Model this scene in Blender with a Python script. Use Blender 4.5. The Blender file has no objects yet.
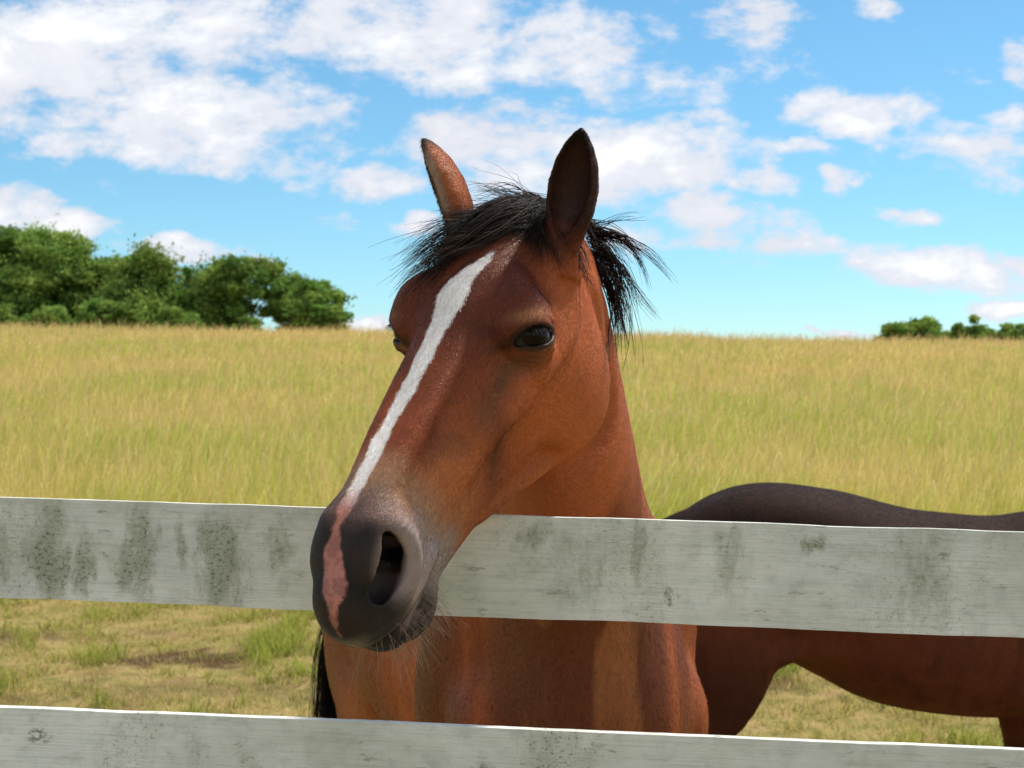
import bpy, math, random, time
import numpy as np
from mathutils import Vector, Matrix
random.seed(7); RNG = np.random.default_rng(7)
scn = bpy.context.scene
COL = scn.collection
CAMH = 1.72
F_PX = 1407.0
rad = math.radians

# ------------------------------------------------------------------ helpers
def srgb(r, g, b):
    def f(c):
        c = c / 255.0
        return c / 12.92 if c <= 0.04045 else ((c + 0.055) / 1.055) ** 2.4
    return np.array([f(r), f(g), f(b)])

def tag(o, label=None, cat=None, group=None, kind=None):
    if label: o['label'] = label
    if cat: o['category'] = cat
    if group: o['group'] = group
    if kind: o['kind'] = kind
    return o

def empty(name, loc=(0, 0, 0), rz=0.0):
    o = bpy.data.objects.new(name, None); COL.objects.link(o)
    o.location = loc; o.rotation_euler = (0, 0, rz); o.empty_display_size = 0.1
    return o

def mesh_np(name, V, faces, mat=None, parent=None, smooth=True, color=None, extra=None, loc=None):
    """faces: (n,k) int array, k = 3 or 4 ; V in the parent's space"""
    me = bpy.data.meshes.new(name)
    V = np.asarray(V, np.float32)
    faces = np.asarray(faces, np.int32)
    n, k = faces.shape
    me.vertices.add(len(V)); me.vertices.foreach_set('co', V.ravel())
    me.loops.add(n * k); me.loops.foreach_set('vertex_index', faces.ravel())
    me.polygons.add(n)
    me.polygons.foreach_set('loop_start', np.arange(0, n * k, k, dtype=np.int32))
    me.polygons.foreach_set('loop_total', np.full(n, k, np.int32))
    me.polygons.foreach_set('use_smooth', np.full(n, smooth, bool))
    me.update(calc_edges=True)
    if color is not None:
        ca = me.attributes.new('tint', 'FLOAT_COLOR', 'POINT')
        c4 = np.ones((len(V), 4), np.float32); c4[:, :3] = color
        ca.data.foreach_set('color', c4.ravel())
    if extra:
        for nm, arr in extra.items():
            if arr.ndim == 2:
                a = me.attributes.new(nm, 'FLOAT_VECTOR', 'POINT'); a.data.foreach_set('vector', arr.astype(np.float32).ravel())
            else:
                a = me.attributes.new(nm, 'FLOAT', 'POINT'); a.data.foreach_set('value', arr.astype(np.float32))
    me.validate()
    if mat: me.materials.append(mat)
    o = bpy.data.objects.new(name, me); COL.objects.link(o)
    if parent: o.parent = parent
    if loc is not None: o.location = loc
    return o

def new_mat(name, rough=0.6, spec=0.4):
    m = bpy.data.materials.new(name); m.use_nodes = True
    nt = m.node_tree; b = nt.nodes['Principled BSDF']
    b.inputs['Roughness'].default_value = rough
    b.inputs['Specular IOR Level'].default_value = spec
    return m, nt, b

class NT:
    """terse node-tree writer"""
    def __init__(s, nt): s.nt = nt
    def n(s, t, **kw):
        nd = s.nt.nodes.new(t)
        for k, v in kw.items(): setattr(nd, k, v)
        return nd
    def l(s, a, b): s.nt.links.new(a, b)
    def val(s, inp, v):
        if hasattr(v, 'is_output') or isinstance(v, bpy.types.NodeSocket): s.l(v, inp)
        else: inp.default_value = v
    def math(s, op, a, b=0.0, c=None, clamp=False):
        nd = s.n('ShaderNodeMath', operation=op); nd.use_clamp = clamp
        s.val(nd.inputs[0], a); s.val(nd.inputs[1], b)
        if c is not None: s.val(nd.inputs[2], c)
        return nd.outputs[0]
    def vmath(s, op, a, b=(0, 0, 0)):
        nd = s.n('ShaderNodeVectorMath', operation=op)
        s.val(nd.inputs[0], a); s.val(nd.inputs[1], b)
        return nd.outputs['Value'] if op in ('LENGTH', 'DOT_PRODUCT', 'DISTANCE') else nd.outputs[0]
    def noise(s, vec, scale, detail=4, rough=0.55, dist=0.0, dims='3D'):
        nd = s.n('ShaderNodeTexNoise', noise_dimensions=dims)
        if vec is not None: s.l(vec, nd.inputs['Vector'])
        nd.inputs['Scale'].default_value = scale; nd.inputs['Detail'].default_value = detail
        nd.inputs['Roughness'].default_value = rough; nd.inputs['Distortion'].default_value = dist
        return nd.outputs['Fac']
    def ramp(s, fac, stops, interp='LINEAR'):
        nd = s.n('ShaderNodeValToRGB'); cr = nd.color_ramp; cr.interpolation = interp
        while len(cr.elements) < len(stops): cr.elements.new(0.5)
        for e, (p, c) in zip(cr.elements, stops):
            e.position = p; e.color = (*c, 1) if len(c) == 3 else c
        s.l(fac, nd.inputs[0]); return nd.outputs['Color']
    def mapr(s, v, a, b, c=0.0, d=1.0, smooth=False):
        nd = s.n('ShaderNodeMapRange'); nd.interpolation_type = 'SMOOTHSTEP' if smooth else 'LINEAR'
        s.l(v, nd.inputs[0])
        for i, x in enumerate((a, b, c, d)): nd.inputs[i + 1].default_value = x
        return nd.outputs[0]
    def mix(s, fac, a, b, blend='MIX'):
        nd = s.n('ShaderNodeMix', data_type='RGBA', blend_type=blend)
        s.val(nd.inputs['Factor'], fac)
        for i, x in ((6, a), (7, b)):
            if isinstance(x, bpy.types.NodeSocket): s.l(x, nd.inputs[i])
            else: nd.inputs[i].default_value = (*x, 1) if len(x) == 3 else x
        return nd.outputs[2]
    def attr(s, name):
        nd = s.n('ShaderNodeAttribute'); nd.attribute_name = name; return nd
    def scale(s, vec, xyz):
        nd = s.n('ShaderNodeMapping'); s.l(vec, nd.inputs[0]); nd.inputs['Scale'].default_value = xyz; return nd.outputs[0]
    def bump(s, h, strength, dist, normal=None):
        nd = s.n('ShaderNodeBump'); s.l(h, nd.inputs['Height'])
        nd.inputs['Strength'].default_value = strength; nd.inputs['Distance'].default_value = dist
        if normal is not None: s.l(normal, nd.inputs['Normal'])
        return nd.outputs[0]

# ------------------------------------------------------------------ implicit-surface sculpting
def smin(a, b, k):
    h = np.clip(0.5 + 0.5 * (b - a) / k, 0, 1)
    return b * (1 - h) + a * h - k * h * (1 - h)

class Sculpt:
    """a list of soft unions and cuts, meshed with surface nets on a grid that is fine where asked"""
    def __init__(s): s.ops = []
    def op(s, fn, center, radius, k=0.02, mode='add'):
        s.ops.append((fn, np.asarray(center, np.float32), float(radius) + 0.01, k, mode))
    def eval(s, P):
        P = P.astype(np.float32); F = np.full(len(P), 1.0, np.float32)
        for fn, c, r, k, mode in s.ops:
            d2 = ((P - c) ** 2).sum(1)
            idx = np.nonzero(d2 < (r + 1.5 * k + s.pad) ** 2)[0]
            if not len(idx): continue
            d = fn(P[idx]); f = F[idx]
            if mode == 'add': f = smin(f, d, k)
            else: f = -smin(-f, d, k)
            F[idx] = f
        return F
    def mesh(s, ax, B=8):
        s.pad = 0.06
        n = [len(a) for a in ax]
        ax = [np.concatenate([a, a[-1] + (a[-1] - a[-2]) * np.arange(1, (-len(a)) % B + 1)]) if len(a) % B else a for a in ax]
        n = [len(a) for a in ax]; nb = [k // B for k in n]
        cen = [np.array([(a[i * B] + a[min(i * B + B, len(a) - 1)]) / 2 for i in range(k)]) for a, k in zip(ax, nb)]
        hw = [np.array([(a[min(i * B + B, len(a) - 1)] - a[i * B]) / 2 for i in range(k)]) for a, k in zip(ax, nb)]
        X, Y, Z = np.meshgrid(*cen, indexing='ij'); HX, HY, HZ = np.meshgrid(*hw, indexing='ij')
        diag = np.sqrt(HX ** 2 + HY ** 2 + HZ ** 2)
        F0 = s.eval(np.stack([X.ravel(), Y.ravel(), Z.ravel()], 1)).reshape(X.shape)
        act = np.abs(F0) < diag * 1.1 + 0.006; s.pad = 0.012
        D = np.repeat(np.repeat(np.repeat(np.where(F0 < 0, -1.0, 1.0).astype(np.float32), B, 0), B, 1), B, 2)
        bi, bj, bk = np.nonzero(act)
        o = np.arange(B)
        for q in range(0, len(bi), 1500):
            I = (bi[q:q + 1500, None] * B + o)[:, :, None, None]
            J = (bj[q:q + 1500, None] * B + o)[:, None, :, None]
            K = (bk[q:q + 1500, None] * B + o)[:, None, None, :]
            I, J, K = np.broadcast_arrays(I, J, K); I = I.ravel(); J = J.ravel(); K = K.ravel()
            D[I, J, K] = s.eval(np.stack([ax[0][I], ax[1][J], ax[2][K]], 1))
        S = D < 0
        c = np.zeros([k - 1 for k in n], np.uint8)
        for i in (0, 1):
            for j in (0, 1):
                for k in (0, 1):
                    c += S[i:n[0] - 1 + i, j:n[1] - 1 + j, k:n[2] - 1 + k]
        ci, cj, ck = np.nonzero((c > 0) & (c < 8)); del c
        vid = np.full([k - 1 for k in n], -1, np.int32); vid[ci, cj, ck] = np.arange(len(ci))
        acc = np.zeros((len(ci), 3)); cnt = np.zeros(len(ci))
        def corner(i, j, k):
            return D[ci + i, cj + j, ck + k], np.stack([ax[0][ci + i], ax[1][cj + j], ax[2][ck + k]], 1)
        cs = [(i, j, k) for i in (0, 1) for j in (0, 1) for k in (0, 1)]
        for a in cs:
            for b in cs:
                if sum(abs(x - y) for x, y in zip(a, b)) != 1 or a > b: continue
                fa, pa = corner(*a); fb, pb = corner(*b)
                m = (fa < 0) != (fb < 0)
                t = np.where(m, fa / np.where(m, fa - fb, 1), 0)
                acc += np.where(m[:, None], pa + (pb - pa) * t[:, None], 0); cnt += m
        V = acc / cnt[:, None]
        quads = []
        for axn in range(3):
            sl0 = [slice(None)] * 3; sl1 = [slice(None)] * 3
            sl0[axn] = slice(0, n[axn] - 1); sl1[axn] = slice(1, n[axn])
            e = np.argwhere(S[tuple(sl0)] != S[tuple(sl1)])
            u, v = (axn + 1) % 3, (axn + 2) % 3
            ok = (e[:, u] > 0) & (e[:, v] > 0) & (e[:, u] < n[u] - 1) & (e[:, v] < n[v] - 1); e = e[ok]
            neg = S[e[:, 0], e[:, 1], e[:, 2]]
            def g(du, dv):
                q = e.copy(); q[:, u] += du; q[:, v] += dv
                return vid[q[:, 0], q[:, 1], q[:, 2]]
            Q = np.stack([g(-1, -1), g(0, -1), g(0, 0), g(-1, 0)], 1)
            Q = np.where(neg[:, None], Q, Q[:, ::-1]); quads.append(Q)
        Q = np.concatenate(quads)
        Q = Q[(Q >= 0).all(1)]
        # keep only the largest connected piece
        E = np.concatenate([Q[:, [0, 1]], Q[:, [1, 2]], Q[:, [2, 3]], Q[:, [3, 0]]])
        lab = np.arange(len(V))
        while True:
            m = np.minimum(lab[E[:, 0]], lab[E[:, 1]]); old = lab.copy()
            np.minimum.at(lab, E[:, 0], m); np.minimum.at(lab, E[:, 1], m)
            lab = lab[lab]; lab = lab[lab]
            if (lab == old).all(): break
        main = np.bincount(lab).argmax(); keep = lab == main
        new = np.cumsum(keep) - 1
        Q = new[Q[keep[Q[:, 0]]]]; V = V[keep]
        return V, Q

def axis_grid(lo, hi, flo, fhi, fine, coarse):
    a = [flo]
    x = flo; h = fine
    while x < fhi: x += fine; a.append(x)
    while x < hi: h = min(h * 1.15, coarse); x += h; a.append(x)
    b = []; x = flo; h = fine
    while x > lo: h = min(h * 1.15, coarse); x -= h; b.append(x)
    return np.array(b[::-1] + a)

def catmull(st, m=3):
    st = np.asarray(st, float); n = len(st); out = []
    for i in range(n - 1):
        p0, p1, p2, p3 = st[max(i - 1, 0)], st[i], st[i + 1], st[min(i + 2, n - 1)]
        for q in range(m):
            t = q / m
            out.append(0.5 * ((2 * p1) + (p2 - p0) * t + (2 * p0 - 5 * p1 + 4 * p2 - p3) * t * t + (3 * p1 - p0 - 3 * p2 + p3) * t ** 3))
    out.append(st[-1]); return np.array(out)

def sweep_fn(st, m=3):
    """stations: cx cy cz, lateral axis xyz, half width, half height -> implicit function"""
    S = catmull(st, m) if m > 1 else np.asarray(st, float)
    segs = []
    for A, B in zip(S[:-1], S[1:]):
        T = B[:3] - A[:3]; L = np.linalg.norm(T)
        if L < 1e-6: continue
        Tn = T / L; lat = (A[3:6] + B[3:6]); lat -= Tn * lat.dot(Tn); lat /= np.linalg.norm(lat)
        segs.append((A, B, Tn, L, lat, np.cross(Tn, lat)))
    ns = len(segs)
    def fn(P):
        best = np.full(len(P), 9.0, np.float32)
        for si, (A, B, T, L, lat, up) in enumerate(segs):
            r = P - A[:3]; t = np.clip(r @ T / L, 0, 1)
            r = r - t[:, None] * (T * L)
            a = A[6] + (B[6] - A[6]) * t; b = A[7] + (B[7] - A[7]) * t; mn = np.minimum(a, b)
            rT = r @ T; mx = np.maximum(a, b)
            wT = np.where(((si == 0) & (rT < 0)) | ((si == ns - 1) & (rT > 0)), mn, mx)
            rho = np.sqrt((r @ lat / a) ** 2 + (r @ up / b) ** 2 + (rT / wT) ** 2)
            best = np.minimum(best, (rho - 1) * mn)
        return best
    c = S[:, :3].mean(0); R = (np.linalg.norm(S[:, :3] - c, axis=1) + S[:, 6:8].max(1)).max()
    return fn, c, R

def ell_fn(c, ax, r):
    c = np.asarray(c, float); ax = np.asarray(ax, float); r = np.asarray(r, float)
    def fn(P):
        q = (P - c) @ ax.T / r
        k0 = np.sqrt((q ** 2).sum(1)); k1 = np.sqrt(((q / r) ** 2).sum(1)) + 1e-9
        return k0 * (k0 - 1) / k1
    return fn, c, r.max()
# ------------------------------------------------------------------ horse
def lattice_noise(P, scale, seed=0):
    Q = np.asarray(P) * scale; I = np.floor(Q).astype(np.int64); f = Q - I; f = f * f * (3 - 2 * f)
    def h(i, j, k):
        x = (i * 73856093) ^ (j * 19349663) ^ (k * 83492791) ^ (seed * 2654435761)
        x = (x ^ (x >> 13)) * 1274126177 & 0x7fffffff
        return ((x ^ (x >> 16)) & 0xffff) / 65535.0
    r = 0
    for a in (0, 1):
        for b in (0, 1):
            for c in (0, 1):
                w = (f[:, 0] if a else 1 - f[:, 0]) * (f[:, 1] if b else 1 - f[:, 1]) * (f[:, 2] if c else 1 - f[:, 2])
                r = r + w * h(I[:, 0] + a, I[:, 1] + b, I[:, 2] + c)
    return r
def fbm(P, scale, seed=0, oct=3):
    return sum(lattice_noise(P, scale * 2 ** i, seed + i) * 0.5 ** i for i in range(oct)) / sum(0.5 ** i for i in range(oct))
def sst(a, b, x):
    t = np.clip((x - a) / (b - a), 0, 1); return t * t * (3 - 2 * t)

HSV = np.array([0.988, 1.06, 1.12])          # head breadth and depth
# side profile and widths of the head, along its axis (metres from the poll)
HS  = np.array([-.03, 0.0, .05, .10, .15, .19, .23, .28, .34, .40, .45, .50, .54, .57, .60])
HTOP = np.array([-.060, -.030, -.006, .003, .005, .003, -.003, -.007, -.010, -.010, -.009, -.010, -.016, -.028, -.052])
HBOT = np.array([-.140, -.165, -.210, -.252, -.268, -.265, -.251, -.229, -.205, -.187, -.175, -.165, -.158, -.145, -.122])
HWU = np.array([.040, .048, .062, .074, .080, .075, .064, .053, .043, .036, .032, .031, .031, .028, .020])
HWM = np.array([.045, .055, .072, .086, .092, .089, .080, .069, .057, .048, .042, .040, .040, .037, .028])
HWL = np.array([.035, .040, .046, .052, .054, .052, .047, .042, .037, .033, .031, .032, .034, .032, .024])
_hs = np.linspace(-.03, .60, 253)
def _sm(y):
    v = np.interp(_hs, HS, y); k = np.hanning(21); k /= k.sum()
    return np.convolve(np.pad(v, 10, mode='edge'), k, 'valid')
TOP, BOT, WU, WM, WL = map(_sm, (HTOP, HBOT, HWU, HWM, HWL))

def head_core(q):
    s, u, v = q.T
    sc = np.clip(s, -.03, .60)
    top, bot, wu, wm, wl = (np.interp(sc, _hs, y) for y in (TOP, BOT, WU, WM, WL))
    c = (top + bot) / 2; h = (top - bot) / 2
    t = (v - c) / h; tc = np.clip(t, -1, 1)
    W = np.where(tc > 0, wm + (wu - wm) * sst(0, 1, tc), wm + (wl - wm) * sst(0, 1, -tc))
    e = np.maximum(0, (s - .565) / .042) ** 2.6 + np.maximum(0, (.01 - s) / .05) ** 2.2
    rho = ((np.abs(u) / W) ** 2.5 + np.abs(t) ** 2.7 + e) ** (1 / 2.5)
    return (rho - 1) * np.minimum(W, h) * 0.9

def cap(p0, p1, r0, r1):
    p0 = np.array(p0, float); p1 = np.array(p1, float); T = p1 - p0; L2 = T.dot(T)
    def fn(P):
        t = np.clip((P - p0) @ T / L2, 0, 1); return np.linalg.norm(P - p0 - t[:, None] * T, axis=1) - (r0 + (r1 - r0) * t)
    return fn, (p0 + p1) / 2, math.sqrt(L2) / 2 + max(r0, r1)
def chain(pts):
    """pts: s,u,v,r"""
    pts = catmull(pts, 4); fns = [cap(a[:3], b[:3], a[3], b[3])[0] for a, b in zip(pts[:-1], pts[1:])]
    c = pts[:, :3].mean(0); R = (np.linalg.norm(pts[:, :3] - c, axis=1) + pts[:, 3]).max()
    def fn(P):
        d = fns[0](P)
        for f in fns[1:]: d = np.minimum(d, f(P))
        return d
    return fn, c, R

EYE = np.array([.194, .0785, -.0575]); EYE_R = .0245      # mirrored in u
I3 = np.eye(3)

EO = np.array([.42, .76, .47]); EO /= np.linalg.norm(EO)
EM = np.array([.72, -.51, .47]); EM -= EO * EM.dot(EO); EM /= np.linalg.norm(EM)
EW = np.cross(EM, EO); EW *= -1 if EW[2] < 0 else 1

def head_ops(ears):
    """(mode, k, (fn, centre, radius)) in head coordinates, u mirrored where sd = -1"""
    out = [('add', .02, (head_core, (.285, 0, -.12), .36))]
    def both(mode, k, mk):
        for sd in (1, -1): out.append((mode, k, mk(sd)))
    # brow and orbit, facial crest, cheek muscle, jaw edge
    both('add', .025, lambda d: ell_fn((.165, d * .070, -.036), I3, (.048, .028, .030)))
    both('add', .018, lambda d: ell_fn((.188, d * .074, -.050), I3, (.036, .023, .030)))
    both('add', .030, lambda d: chain([(.205, d * .074, -.092, .009), (.27, d * .065, -.100, .0075), (.33, d * .054, -.096, .004), (.37, d * .044, -.092, .001)]))
    both('add', .022, lambda d: ell_fn((.150, d * .058, -.178), I3, (.090, .038, .086)))
    both('add', .020, lambda d: chain([(.03, d * .055, -.15, .016), (.08, d * .048, -.235, .014), (.15, d * .045, -.262, .014), (.22, d * .040, -.240, .012), (.30, d * .030, -.206, .009), (.36, d * .022, -.180, .004)]))
    both('cut', .030, lambda d: ell_fn((.115, d * .090, -.030), I3, (.026, .014, .016)))
    both('cut', .030, lambda d: ell_fn((.245, d * .094, -.060), I3, (.040, .012, .020)))
    both('cut', .035, lambda d: ell_fn((.335, d * .078, -.135), I3, (.060, .018, .026)))
    both('add', .016, lambda d: chain([(.235, d * .030, -.026, .001), (.30, d * .030, -.022, .005), (.38, d * .026, -.020, .007), (.45, d * .022, -.022, .0075), (.50, d * .019, -.022, .007)]))
    both('cut', .022, lambda d: chain([(.015, d * .088, -.165, .009), (.050, d * .080, -.235, .011), (.110, d * .070, -.288, .014), (.185, d * .060, -.292, .014), (.25, d * .052, -.275, .010)]))
    both('cut', .018, lambda d: chain([(.045, d * .088, -.10, .004), (.050, d * .086, -.16, .005), (.075, d * .080, -.225, .005)]))
    # tear ridge, veins of the cheek
    #both('add', .012, lambda d: chain([(.225, d * .077, -.078, .0020), (.27, d * .066, -.070, .0020), (.33, d * .0535, -.064, .0020), (.39, d * .042, -.060, .0020)]))
    #both('add', .012, lambda d: chain([(.27, d * .074, -.105, .002), (.29, d * .067, -.135, .002), (.28, d * .064, -.17, .002), (.27, d * .052, -.205, .002)]))
    both('add', .020, lambda d: chain([(.075, d * .078, -.085, .006), (.11, d * .085, -.100, .006), (.16, d * .089, -.105, .006), (.215, d * .083, -.098, .005)]))
    # muzzle: nostril wings, lips, chin
    both('add', .024, lambda d: ell_fn((.512, d * .031, -.056), I3, (.054, .020, .040)))
    out.append(('add', .02, ell_fn((.580, 0, -.070), I3, (.028, .035, .034))))
    out.append(('add', .014, ell_fn((.560, 0, -.134), I3, (.029, .031, .018))))
    out.append(('add', .022, ell_fn((.522, 0, -.156), I3, (.038, .030, .023))))
    both('add', .014, lambda d: chain([(.470, d * .042, -.104, .006), (.52, d * .038, -.104, .008), (.565, d * .028, -.102, .008), (.588, d * .010, -.098, .007)]))
    out.append(('cut', .004, chain([(.462, -.054, -.112, .0032), (.52, -.044, -.119, .0044), (.56, -.036, -.119, .0050), (.585, -.024, -.115, .0056), (.600, 0, -.112, .0060), (.585, .024, -.115, .0056), (.56, .036, -.119, .0050), (.52, .044, -.119, .0044), (.462, .054, -.112, .0032)])))
    both('cut', .014, lambda d: chain([(.464, d * .052, -.102, .003), (.450, d * .050, -.117, .003), (.458, d * .046, -.132, .003)]))
    # nostril: comma shaped, rim swollen on its outer side
    both('add', .014, lambda d: chain([(0.502, d * 0.0269, -0.023, .005), (0.491, d * 0.0400, -0.037, .0065), (0.493, d * 0.0500, -0.055, .0070), (0.512, d * 0.0530, -0.073, .0070), (0.540, d * 0.0480, -0.085, .0065), (0.566, d * 0.0360, -0.086, .0065), (0.584, d * 0.0240, -0.080, .006)]))
    both('add', .012, lambda d: chain([(0.516, d * 0.0185, -0.023, .006), (0.532, d * 0.0176, -0.035, .009), (0.549, d * 0.0143, -0.049, .008)]))
    both('cut', .006, lambda d: chain([(.511, d * .031, -.024, .0045), (.512, d * .037, -.033, .0105), (.521, d * .0385, -.044, .0165), (.537, d * .035, -.054, .0205), (.558, d * .026, -.060, .0180), (.576, d * .0155, -.061, .0110), (.585, d * .009, -.059, .0050)]))
    both('cut', .006, lambda d: chain([(.522, d * .036, -.050, .015), (.504, d * .0269, -.055, .014), (.469, d * .0151, -.063, .011)]))
    # eye socket and lids, laid out on the eyeball in its own frame (m towards the nose, w up, o outward)
    def eyept(d, x, y, R, r):
        x, y, R = x * 1.10, y * 1.42, R * 1.03
        p = EYE + x * EM + y * EW + math.sqrt(max(R * R - x * x - y * y, 0)) * EO
        return (p[0], d * p[1], p[2], r)
    both('add', .016, lambda d: ell_fn((EYE[0], d * EYE[1], EYE[2]), I3, (.0285, .0285, .0285)))
    both('add', .010, lambda d: chain([eyept(d, x, y, .030, .004) for x, y in ((.022, .010), (.008, .020), (-.010, .021), (-.024, .010))]))
    both('cut', .004, lambda d: chain([eyept(d, *q) for q in ((.0245, -.0035, .0275, .0015), (.016, -.001, .027, .0065), (.004, .001, .027, .0105), (-.008, .001, .027, .0105), (-.018, -.0005, .027, .006), (-.024, -.001, .0275, .002))]))
    both('cut', .0015, lambda d: ell_fn((EYE[0], d * EYE[1], EYE[2]), I3, (EYE_R + .0006,) * 3))
    both('add', .004, lambda d: chain([eyept(d, *q) for q in ((.027, -.002, .0275, .0022), (.015, .0085, .0265, .0034), (.0, .0128, .0262, .0040), (-.014, .0098, .0262, .0038), (-.026, -.001, .0275, .0026))]))
    both('add', .004, lambda d: chain([eyept(d, *q) for q in ((.027, -.003, .0275, .0022), (.015, -.0085, .0258, .0026), (.0, -.0118, .0256, .0028), (-.014, -.0092, .0258, .0026), (-.025, -.002, .0275, .0020))]))
    both('cut', .004, lambda d: chain([eyept(d, *q) for q in ((.020, .0160, .0300, .0010), (.004, .0205, .0300, .0016), (-.012, .0180, .0300, .0016), (-.023, .0080, .0300, .0010))]))
    # ears: leaf-shaped cups
    for base, e, o, L, W in ears:
        w = np.cross(e, o)
        def outer(P, base=base, e=e, o=o, w=w, L=L, W=W):
            r = P - base; t = r @ e / L; tc = np.clip(t, 0, 1)
            rr = W * np.interp(tc, [0, .12, .3, .5, .7, .85, .95, 1], [.66, .80, .96, 1.0, .84, .56, .27, .05])
            bend = .010 * tc ** 2
            p = (r @ o - bend) / (rr * .75); qv = r @ w / rr
            return np.maximum((np.sqrt(p * p + qv * qv) - 1) * rr * .8, np.maximum(t - 1, -t - .25) * L)
        def inner(P, base=base, e=e, o=o, w=w, L=L, W=W):
            r = P - base; t = r @ e / L; tc = np.clip(t, 0, 1)
            rr = W * np.interp(tc, [0, .12, .3, .5, .7, .85, .95, 1], [.05, .40, .74, .80, .64, .38, .14, .0]) + .0004
            p = (r @ o - .010 * tc ** 2 - W * .50 * np.interp(tc, [0, .5, 1], [1.0, .8, .25])) / (rr * 1.05); qv = r @ w / rr
            return np.maximum((np.sqrt(p * p + qv * qv) - 1) * rr * .8, np.maximum(t - .97, .02 - t) * L)
        c = base + e * L / 2
        out.append(('add', .020, (outer, c, L * .75)))
        out.append(('cut', .004, (inner, c, L * .75)))
    return out

def build_horse(name, cfg):
    """cfg: O (x,y), yaw heading vector h, sc ; head frame (Oh, a, l, n, hsc) in world ; neck stations in world"""
    t0 = time.time()
    O = np.array([cfg['O'][0], cfg['O'][1], 0.0]); sc = cfg['sc']
    hx = np.array([*cfg['h'], 0.0]); hx /= np.linalg.norm(hx); hy = np.array([-hx[1], hx[0], 0.0]); hz = np.array([0, 0, 1.0])
    R = np.stack([hx, hy, hz])                    # rows: body axes in world
    Oh, A, hs = cfg['Oh'], np.stack([cfg['a'], cfg['l'], cfg['n']]), cfg['hsc']
    S = Sculpt()
    def body(fncr, k, mode='add'):
        fn, c, r = fncr
        S.op(lambda P: fn(((P - O) @ R.T) / sc) * sc, O + (np.asarray(c, float) @ R) * sc, r * sc, k, mode)
    def headop(fncr, k, mode):
        fn, c, r = fncr
        S.op(lambda P: fn(((P - Oh) @ A.T) / (hs * HSV)) * hs, Oh + ((np.asarray(c, float) * HSV) @ A) * hs, r * hs * 1.14, k * hs, mode)
    Y = (0, 1, 0)
    trunk = cfg.get('trunk') or [(-.82, 1.20, .12, .13), (-.74, 1.22, .21, .22), (-.56, 1.225, .270, .288), (-.38, 1.225, .280, .290), (-.2, 1.195, .292, .285),
             (0, 1.165, .290, .298), (.2, 1.165, .238, .312), (.4, 1.18, .195, .34), (.54, 1.19, .180, .30), (.66, 1.16, .17, .21), (.73, 1.13, .11, .12)]
    body(sweep_fn([(x, 0, z, *Y, w, h) for x, z, w, h in trunk]), .05)
    wz = cfg.get('withers', 0.0)
    body(chain([(.55, 0, 1.44 + wz, .05), (.42, 0, 1.50 + wz, .045), (.28, 0, 1.45 + wz, .04)]), .08)
    for d in (1, -1):
        body(ell_fn((cfg.get('croup', -.52), d * .12, 1.33), I3, (.27, .16, .175)), .06)
        hd = cfg.get('hind', 0.0)
        body(ell_fn((-.62 + hd * .8, d * .17, 1.08), I3, (.20, .105, .27)), .06)
        sh = np.array([[.85, 0, -.53], [0, 1, 0], [.53, 0, .85]])
        body(ell_fn((.46, d * .168, 1.19), sh, (.145, .088, .30)), .022)
        body(ell_fn((.62, d * .155, 1.12), I3, (.095, .082, .12)), .03)
        body(ell_fn((.655, d * .075, 1.05), I3, (.080, .072, .13)), .025)
        body(ell_fn((.42, d * .165, .93), I3, (.115, .078, .16)), .04)
        body(sweep_fn([(.42, d * .155, 1.0, *Y, .075, .13), (.43, d * .16, .82, *Y, .066, .085), (.44, d * .155, .63, *Y, .045, .055), (.455, d * .15, .50, *Y, .042, .046), (.45, d * .15, .43, *Y, .033, .036), (.45, d * .15, .3, *Y, .025, .031),
                       (.45, d * .15, .2, *Y, .029, .035), (.46, d * .15, .155, *Y, .034, .039), (.49, d * .15, .09, *Y, .028, .032), (.505, d * .15, .055, *Y, .043, .046)]), .03)
        body(sweep_fn([(.505, d * .15, .06, *Y, .042, .044), (.52, d * .15, .015, *Y, .050, .056)], 1), .006)
        body(sweep_fn([(-.54 + hd * .6, d * .15, 1.12, *Y, .115, .22), (-.47 + hd, d * .175, .95, *Y, .090, .165), (-.53 + hd * .7, d * .17, .80, *Y, .068, .105), (-.63 + hd * .62, d * .16, .66, *Y, .046, .066), (-.69 + hd * .5, d * .15, .57, *Y, .038, .055), (-.70 + hd * .4, d * .15, .48, *Y, .031, .041),
                       (-.68, d * .15, .35, *Y, .026, .034), (-.66, d * .15, .22, *Y, .030, .036), (-.655, d * .15, .165, *Y, .036, .040), (-.62, d * .15, .10, *Y, .029, .033), (-.605, d * .15, .055, *Y, .043, .046)]), .03)
        body(sweep_fn([(-.605, d * .15, .06, *Y, .042, .044), (-.59, d * .15, .015, *Y, .050, .056)], 1), .006)
        body(chain([(-.42, d * .19, .98, .02), (-.28, d * .20, 1.0, .02), (-.16, d * .19, .96, .01)]), .07)   # flank fold
    # tail dock
    body(chain([(-.74, 0, 1.36, .05), (-.84, 0, 1.33, .036), (-.90, 0, 1.20, .026), (-.91, 0, 1.05, .016)]), .03)
    # neck (world stations)
    S.op(*sweep_fn(cfg['neck']), .075 * sc)
    for op, k in cfg.get('extra', []): S.op(*op, k)
    for mode, k, f in head_ops(cfg['ears']): headop(f, k, mode)
    S.op(lambda P: P[:, 2] * -1.0 + 0.002, O + hz * -.1, 2.0, .001, 'cut_floor') if False else None
    gx, gy, gz = cfg['grid']
    V, Q = S.mesh([axis_grid(*gx), axis_grid(*gy), axis_grid(*gz)])
    hq = ((V - Oh) @ A.T) / (hs * HSV)
    bq = ((V - O) @ R.T) / sc
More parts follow.
